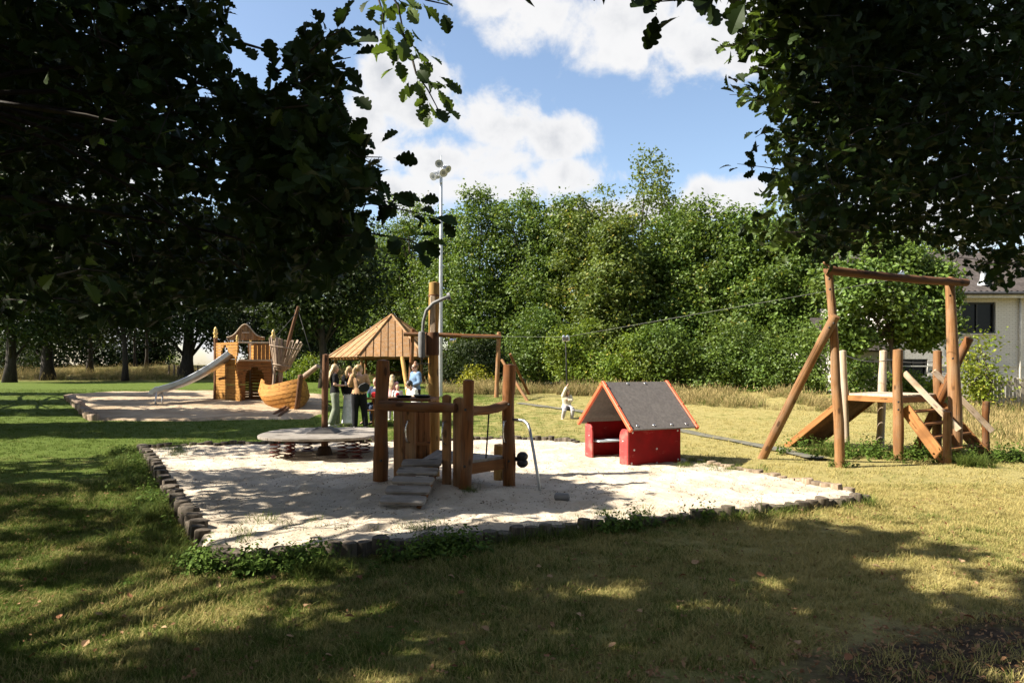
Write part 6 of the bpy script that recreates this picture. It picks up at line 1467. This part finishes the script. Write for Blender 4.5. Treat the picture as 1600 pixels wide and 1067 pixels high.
EYE = plain('eye_dark', (.02,.015,.012), .2); SHOE_W = plain('white_shoe', (.68,.66,.62), .6); SHOE_D = plain('dark_shoe', (.03,.028,.027), .5)
def remesh(o, vox, smooth=4):
    m = o.modifiers.new('remesh', 'REMESH'); m.mode = 'VOXEL'; m.voxel_size = vox; m.use_smooth_shade = True
    s = o.modifiers.new('smooth', 'SMOOTH'); s.factor = .5; s.iterations = smooth
def person(label, loc, rz, h=1.68, J=None, top='black', sleeve='short', legs='sage', wide=.0, hair='blond', hairstyle='long', shoes=SHOE_W, extras=(), group=None, girth=1.0, skirt=False):
    """faces -y in its own frame; joints J override the standing pose (metres for a 1.68 m figure)"""
    k = h/1.68; T = thing('person', label, 'person', loc, rz, group)
    D = dict(pel=(0,0,.93), waist=(0,.005,1.08), chest=(0,0,1.26), neck=(0,.015,1.42), head=(0,-.01,1.565), shL=(.165,.01,1.385), shR=(-.165,.01,1.385), elL=(.215,.03,1.11), elR=(-.215,.03,1.11), wrL=(.225,-.07,.87), wrR=(-.225,-.07,.87),
             hipL=(.088,0,.90), hipR=(-.088,0,.90), knL=(.10,-.015,.50), knR=(-.10,-.015,.50), anL=(.105,.02,.075), anR=(-.105,.02,.075), toL=(.125,-.15,.03), toR=(-.125,-.15,.03), yaw=0.0)
    if J: D.update(J)
    v = {a: (Vector(b)*k if not isinstance(b, float) else b) for a, b in D.items()}
    gk = k*girth; X = (v['shL']-v['shR']).normalized()
    def torso(m, e, a='pel', neck=True):
        pp = [v['pel']-Vector((0,0,.06*k)), v['pel'], v['waist'], v['chest'], v['chest'].lerp(v['neck'], .55), v['chest'].lerp(v['neck'], .82)]; rx = [.145,.168,.128,.152,.168,.11]; ry = [.10,.118,.092,.108,.088,.062]
        if neck: pp.append(v['neck']+Vector((0,0,.02*k))); rx.append(.056); ry.append(.056)
        m.tube(pp, [r*gk+e for r in rx], 16, [r*gk+e for r in ry], xax=X, cap=.3)
        for s in 'LR': m.ball(v['sh'+s]+Vector((0,0,-.01*k)), .062*gk+e, 10, 8)
    # ---- body
    m = MB(); torso(m, 0)
    up = (v['head']-v['neck']).normalized(); Rz = Matrix.Rotation(v['yaw'], 3, 'Z'); fwd = Rz @ Vector((0,-1,0)); sd = Rz @ Vector((1,0,0)); hd = v['head']
    m.tube([v['neck']-up*.04*k, v['neck']+up*.05*k, hd-up*.03*k], [.058*k,.052*k,.05*k], 12)
    RM = Rz.to_4x4(); m.ball(hd+up*.015*k, (.074*k,.092*k,.105*k), 16, 12, RM); m.ball(hd+fwd*.03*k-up*.05*k, (.054*k,.06*k,.062*k), 12, 8, RM)
    m.tube([hd+fwd*.082*k+up*.012*k, hd+fwd*.108*k-up*.025*k], [.010*k,.017*k], 8); m.ball(hd+fwd*.082*k-up*.062*k, (.024*k,.014*k,.010*k), 8, 6, RM)
    for s in (1,-1): m.ball(hd+sd*s*.075*k-up*.005*k+fwd*-.005*k, (.014*k,.022*k,.033*k), 8, 6, RM)
    for s in 'LR':
        sh, el, wr = v['sh'+s], v['el'+s], v['wr'+s]; m.tube([sh, sh.lerp(el,.5), el], [.050*gk,.045*gk,.038*gk], 10); m.tube([el, el.lerp(wr,.35), wr], [.038*gk,.037*gk,.027*gk], 10)
        d = (wr-el).normalized(); q = d.cross(Vector((0,0,1))); q = q.normalized() if q.length > .1 else Vector((1,0,0)); n = q.cross(d)
        m.tube([wr-d*.01*k, wr+d*.035*k, wr+d*.09*k], [.024*k,.036*k,.036*k], 10, [.020*k,.018*k,.016*k], xax=q)
        for f, L in ((-.029,.062),(-.010,.075),(.010,.07),(.029,.055)):
            a = wr+d*.085*k+q*f*k; b = a+d*L*.55*k-n*.006*k; c = b+d*L*.4*k-n*.022*k; m.tube([a-d*.02*k, a, b, c], [.0105*k,.010*k,.0095*k,.008*k], 6)
        a = wr+d*.03*k+q*.03*k; m.tube([a-q*.01*k, a+q*.028*k+d*.025*k, a+q*.034*k+d*.055*k], [.013*k,.011*k,.009*k], 6)
        hp, kn, an, to = v['hip'+s], v['kn'+s], v['an'+s], v['to'+s]; m.tube([hp, hp.lerp(kn,.5), kn], [.088*gk,.074*gk,.055*gk], 12); m.tube([kn, kn.lerp(an,.35), an], [.055*gk,.052*gk,.036*gk], 10)
        m.tube([an+Vector((0,0,-.01*k)), an.lerp(to,.55)-Vector((0,0,.0)), to], [.036*k,.036*k,.03*k], 8)
    b = m.build('body', SKIN, T, smooth=True); remesh(b, .0105*k, 3)
    for s in (1,-1):
        m = MB(); m.ball(hd+fwd*.083*k+sd*s*.031*k+up*.018*k, (.013*k,.008*k,.008*k), 8, 6, RM); m.build('eye', EYE, T, smooth=True)
    # ---- clothes
    if top:
        m = MB(); torso(m, .014*k, neck=False)
        for s in 'LR':
            sh, el, wr = v['sh'+s], v['el'+s], v['wr'+s]; m.tube([sh, sh.lerp(el,.5), sh.lerp(el,.72 if sleeve == 'short' else 1.0)], [.066*gk,.062*gk,.058*gk if sleeve == 'short' else .054*gk], 10)
            if sleeve == 'long': m.tube([el, el.lerp(wr,.5), el.lerp(wr,.97)], [.055*gk,.052*gk,.042*gk], 10)
        o = m.build('top', FAB[top], T, smooth=True); remesh(o, .014*k, 3)
    m = MB(); pl = v['pel']; m.tube([pl+Vector((0,0,.10*k)), pl, pl-Vector((0,0,.09*k))], [.145*gk,.182*gk,.17*gk], 14, [.108*gk,.13*gk,.115*gk], xax=X)
    if skirt: m.tube([pl, pl.lerp((v['anL']+v['anR'])/2, .5), (v['anL']+v['anR'])/2+Vector((0,0,.02*k))], [.17*gk,.19*gk,.24*gk], 14, [.12*gk,.15*gk,.19*gk], xax=X)
    else:
        for s in 'LR':
            hp, kn, an = v['hip'+s], v['kn'+s], v['an'+s]; m.tube([hp, hp.lerp(kn,.5), kn], [.102*gk,.090*gk+wide*.4,.070*gk+wide*.8], 12); m.tube([kn, kn.lerp(an,.5), kn.lerp(an,.96)], [.070*gk+wide*.8,.064*gk+wide,.052*gk+wide*1.2], 12)
    o = m.build('skirt' if skirt else 'trousers', FAB[legs], T, smooth=True); remesh(o, .015*k, 3)
    for s in 'LR':
        an, to = v['an'+s], v['to'+s]; d = (to-an); d.z = 0; d = d.normalized() if d.length > .02 else Vector((0,-1,0)); m = MB(); m.tube([an-d*.05*k-Vector((0,0,.035*k)), an-Vector((0,0,.02*k)), an.lerp(to,.6), to], [.042*k,.048*k,.046*k,.036*k], 12, [.036*k,.042*k,.032*k,.024*k], xax=d.cross(Vector((0,0,1)))); m.build('shoe', shoes, T, smooth=True)
    # ---- hair
    m = MB(); m.ball(hd-fwd*.02*k+up*.034*k, (.090*k,.098*k,.104*k), 16, 12, RM)
    if hairstyle == 'long': m.tube([hd-fwd*.05*k+up*.04*k, hd-fwd*.088*k-up*.08*k, hd-fwd*.115*k-up*.24*k, hd-fwd*.12*k-up*.40*k], [.09*k,.105*k,.12*k,.05*k], 14, [.05*k,.055*k,.045*k,.018*k], xax=sd)
    if hairstyle == 'tail': m.ball(hd-fwd*.10*k+up*.05*k, .035*k, 10, 8); m.tube([hd-fwd*.10*k+up*.05*k, hd-fwd*.15*k-up*.02*k, hd-fwd*.14*k-up*.13*k, hd-fwd*.12*k-up*.22*k], [.03*k,.045*k,.05*k,.015*k], 10)
    if hairstyle == 'bun': m.ball(hd-fwd*.04*k+up*.145*k, .05*k, 10, 8)
    o = m.build('hair', HAIR[hair], T, smooth=True); remesh(o, .012*k, 2)
    for ex in extras: ex(T, v, k, fwd, sd, up)
    return T
def sunglasses(T, v, k, fwd, sd, up):
    m = MB(); hd = v['head']; M = Matrix((sd, -fwd, up)).transposed().to_4x4()
    for s in (1,-1): m.ball(hd+fwd*.090*k+sd*s*.034*k+up*.018*k, (.031*k,.008*k,.022*k), 10, 6, M); m.bar(hd+fwd*.085*k+sd*s*.064*k+up*.024*k, hd-fwd*.0*k+sd*s*.082*k+up*.02*k, .006*k, .01*k)
    m.bar(hd+fwd*.096*k-sd*.03*k+up*.024*k, hd+fwd*.096*k+sd*.03*k+up*.024*k, .006*k, .01*k); m.build('sunglasses', M_BLACK, T, smooth=True)
def cross_bag(T, v, k, fwd, sd, up):
    m = MB(); c = v['pel']+Vector((-.13,.17,.17))*k; V = [(-.15,0,.03),(-.13,0,-.07),(-.06,0,-.12),(.07,0,-.12),(.14,0,-.06),(.15,0,.04),(.08,0,.10),(-.06,0,.11)]
    m.prism([(a*k, b*k) for a, _, b in V], -.035*k, .035*k, Vector((.93,-.1,-.3)).normalized(), Vector((.3,0,.93)).normalized(), (0,1,0), c); o = m.build('bag', M_BLACK, T, bev=.012)
    m = MB(); s = v['shL']; m.tube([c+Vector((.14,0,.05))*k, v['chest']+Vector((.05,.125,.0))*k, s+Vector((-.06,.06,.055))*k, s+Vector((-.06,-.05,.05))*k], .010*k, 6); m.build('bag_strap', M_BLACK, T, smooth=True)
def papers(T, v, k, fwd, sd, up):
    p = v['wrL'].lerp(v['wrR'], .5)+Vector((0,-.10,.05))*k; m = MB(); m.box(p, (.15*k,.10*k,.17*k)); m.build('cloth_bundle', FAB['lilac'], T, bev=.03)
def bib(T, v, k, fwd, sd, up):
    m = MB(); m.ball(v['chest']+Vector((0,-.115,-.02))*k, (.085*k,.03*k,.11*k), 12, 8); m.build('red_bib', FAB['red'], T, smooth=True)
def apron(T, v, k, fwd, sd, up):
    pass
G = 'people gathered at the picnic table'
def gl(px, Y): x = wx(px, Y); return (x, Y, tz(x, Y)-.02)
def people():
    person('woman in black T-shirt and wide sage trousers with long blond hair', gl(523,18.6), math.radians(112), 1.70, dict(elL=(.22,.03,1.13), wrL=(.14,-.20,1.10), elR=(-.22,.03,1.13), wrR=(-.12,-.22,1.12), yaw=0.0, knL=(.10,-.05,.50), anL=(.11,-.06,.075), toL=(.12,-.22,.03), anR=(-.10,.12,.08), toR=(-.11,-.04,.03)), 'black', 'short', 'sage', .035, 'pale', 'long', SHOE_W, (papers,), G)
    person('person in black cardigan and long white skirt beside the tan jacket', gl(546,18.75), math.radians(160), 1.64, dict(elR=(-.22,.0,1.12), wrR=(-.10,-.2,1.08)), 'black', 'long', 'lilac', .03, 'blond', 'tail', SHOE_W, (), G, skirt=True)
    person('woman in tan jacket and black trousers with a crossbody bag', gl(561,18.1), math.radians(192), 1.70, dict(yaw=math.radians(-62), elL=(.25,.02,1.15), wrL=(.02,-.17,1.16), elR=(-.25,.02,1.15), wrR=(-.02,-.19,1.12), knR=(-.13,-.02,.5), anR=(-.17,.04,.075), toR=(-.22,-.12,.03)), 'tan', 'long', 'black', .012, 'blond', 'tail', SHOE_D, (cross_bag,), G, girth=1.1)
    sit = dict(pel=(0,.02,.52), waist=(0,.02,.67), chest=(0,-.01,.85), neck=(0,-.02,1.01), head=(0,-.05,1.155), shL=(.165,-.02,.975), shR=(-.165,-.02,.975), elL=(.23,-.10,.76), elR=(-.23,-.10,.76), wrL=(.12,-.30,.80), wrR=(-.12,-.30,.80), hipL=(.09,0,.50), hipR=(-.09,0,.50), knL=(.13,-.42,.50), knR=(-.13,-.42,.50), anL=(.13,-.40,.08), anR=(-.13,-.40,.08), toL=(.14,-.56,.03), toR=(-.14,-.56,.03))
    s2 = dict(sit)
    person('seated person in dark denim jacket partly hidden by the tower post', gl(589,19.5), math.radians(-25), 1.72, s2, 'navy', 'long', 'navy', 0, 'brown', 'long', SHOE_D, (), G, girth=1.12)
    person('blond child in pink top standing at the picnic table', gl(613,20.3), math.radians(170), 1.36, dict(elL=(.21,-.03,1.13), wrL=(.15,-.2,1.12)), 'pink', 'long', 'grey', 0, 'pale', 'long', SHOE_W, (), G)
    person('small child in white jacket with something red on the chest', gl(621,19.9), math.radians(10), 1.08, None, 'white', 'long', 'grey', 0, 'pale', 'tail', SHOE_W, (bib,), G)
    person('standing person in blue denim jacket with hair bun and sunglasses', gl(649,20.0), math.radians(-52), 1.70, dict(elL=(.26,.0,1.14), wrL=(.10,-.18,1.05), elR=(-.26,.0,1.14), wrR=(-.10,-.2,1.02)), 'denim', 'long', 'black', 0, 'brown', 'bun', SHOE_D, (sunglasses,), G, girth=1.12)
    s3 = dict(sit); s3.update(head=(0,-.16,1.10), neck=(0,-.09,.98), chest=(0,-.04,.83), shL=(.17,-.07,.95), shR=(-.17,-.07,.95))
    person('seated man with dark hair and sunglasses in white T-shirt', gl(648,19.0), math.radians(-58), 1.72, s3, 'white', 'short', 'navy', 0, 'dark', 'short', SHOE_D, (sunglasses,), G, girth=1.12)
    # child riding the zip line seat
    p = TROL+Vector((.05,-.02,-2.17)); k = 1.22/1.68
    hang = dict(pel=(0,.12,.72), waist=(0,.13,.86), chest=(0,.12,1.04), neck=(0,.10,1.20), head=(.03,.07,1.345), shL=(.15,.10,1.16), shR=(-.16,.10,1.20), elL=(.19,-.02,.98), wrL=(.03,-.02,1.02), elR=(-.10,.01,1.42), wrR=(-.035,-.0,1.58), hipL=(.085,.10,.70), hipR=(-.085,.10,.70), knL=(.17,-.25,.63), knR=(-.19,-.24,.62), anL=(.13,-.20,.24), anR=(-.24,-.12,.27), toL=(.17,-.33,.17), toR=(-.30,-.26,.20), yaw=math.radians(20))
    person('child in cream top riding the black zip line seat with one arm raised', p+Vector((0,0,-.66*k)), math.radians(10), 1.22, hang, 'cream', 'long', 'grey', 0, 'blond', 'tail', SHOE_W, (), None, girth=1.32)
people()
def picnic_table():
    c = Vector(gl(622, 19.35)); T = thing('picnic_table', 'brown picnic table with the seated people behind the tower', 'picnic table', c, math.radians(8))
    for i in range(5): plank('table_board', (-.95, -.30+i*.15, .74), (.95, -.30+i*.15, .74), .14, .04, W_PLANKX, T)
    for s in (-1,1):
        for i in (0,1): plank('seat_board', (-.95, s*(.62+i*.15), .44), (.95, s*(.62+i*.15), .44), .14, .04, W_PLANKX, T)
        plank('cross_beam', (s*.7,-.78,.40), (s*.7,.78,.40), .04, .10, W_PLANKX, T); plank('top_beam', (s*.7,-.36,.69), (s*.7,.36,.69), .04, .09, W_PLANKX, T)
        for t in (-1,1): plank('leg', (s*.66,t*.60,-.02), (s*.66,t*.22,.70), .09, .04, W_PLANKX, T, up=(1,0,0))
    def item(name, lab, cat, prof, xy, mat):
        m = MB(); m.lathe(prof, 14); o = m.build(name, mat, None, auto=40); M = wmat(T) @ Matrix.Translation((xy[0], xy[1], .762)); o.location = M.translation; tag(o, lab, cat)
    m = MB(); m.box((0,0,.07), (.24,.16,.14)); m.box((0,0,.145), (.20,.12,.015)); o = m.build('lunch_box', FAB['red'], None, bev=.02); o.location = (wmat(T) @ Matrix.Translation((-.60,-.1,.762))).translation; tag(o, 'orange red lunch box on the left end of the picnic table', 'lunch box')
    item('green_cup', 'small green cup beside the red lunch box', 'cup', [(.03,0),(.045,.005),(.055,.12),(.05,.12),(.04,.02),(.01,.015)], (-.80,-.15), plain('green_plastic', (.03,.25,.10), .4))
    item('white_cup', 'white cup at the left corner of the picnic table', 'cup', [(.03,0),(.045,.005),(.055,.11),(.05,.11),(.04,.02),(.01,.015)], (-.88,-.02), FAB['white'])
picnic_table()
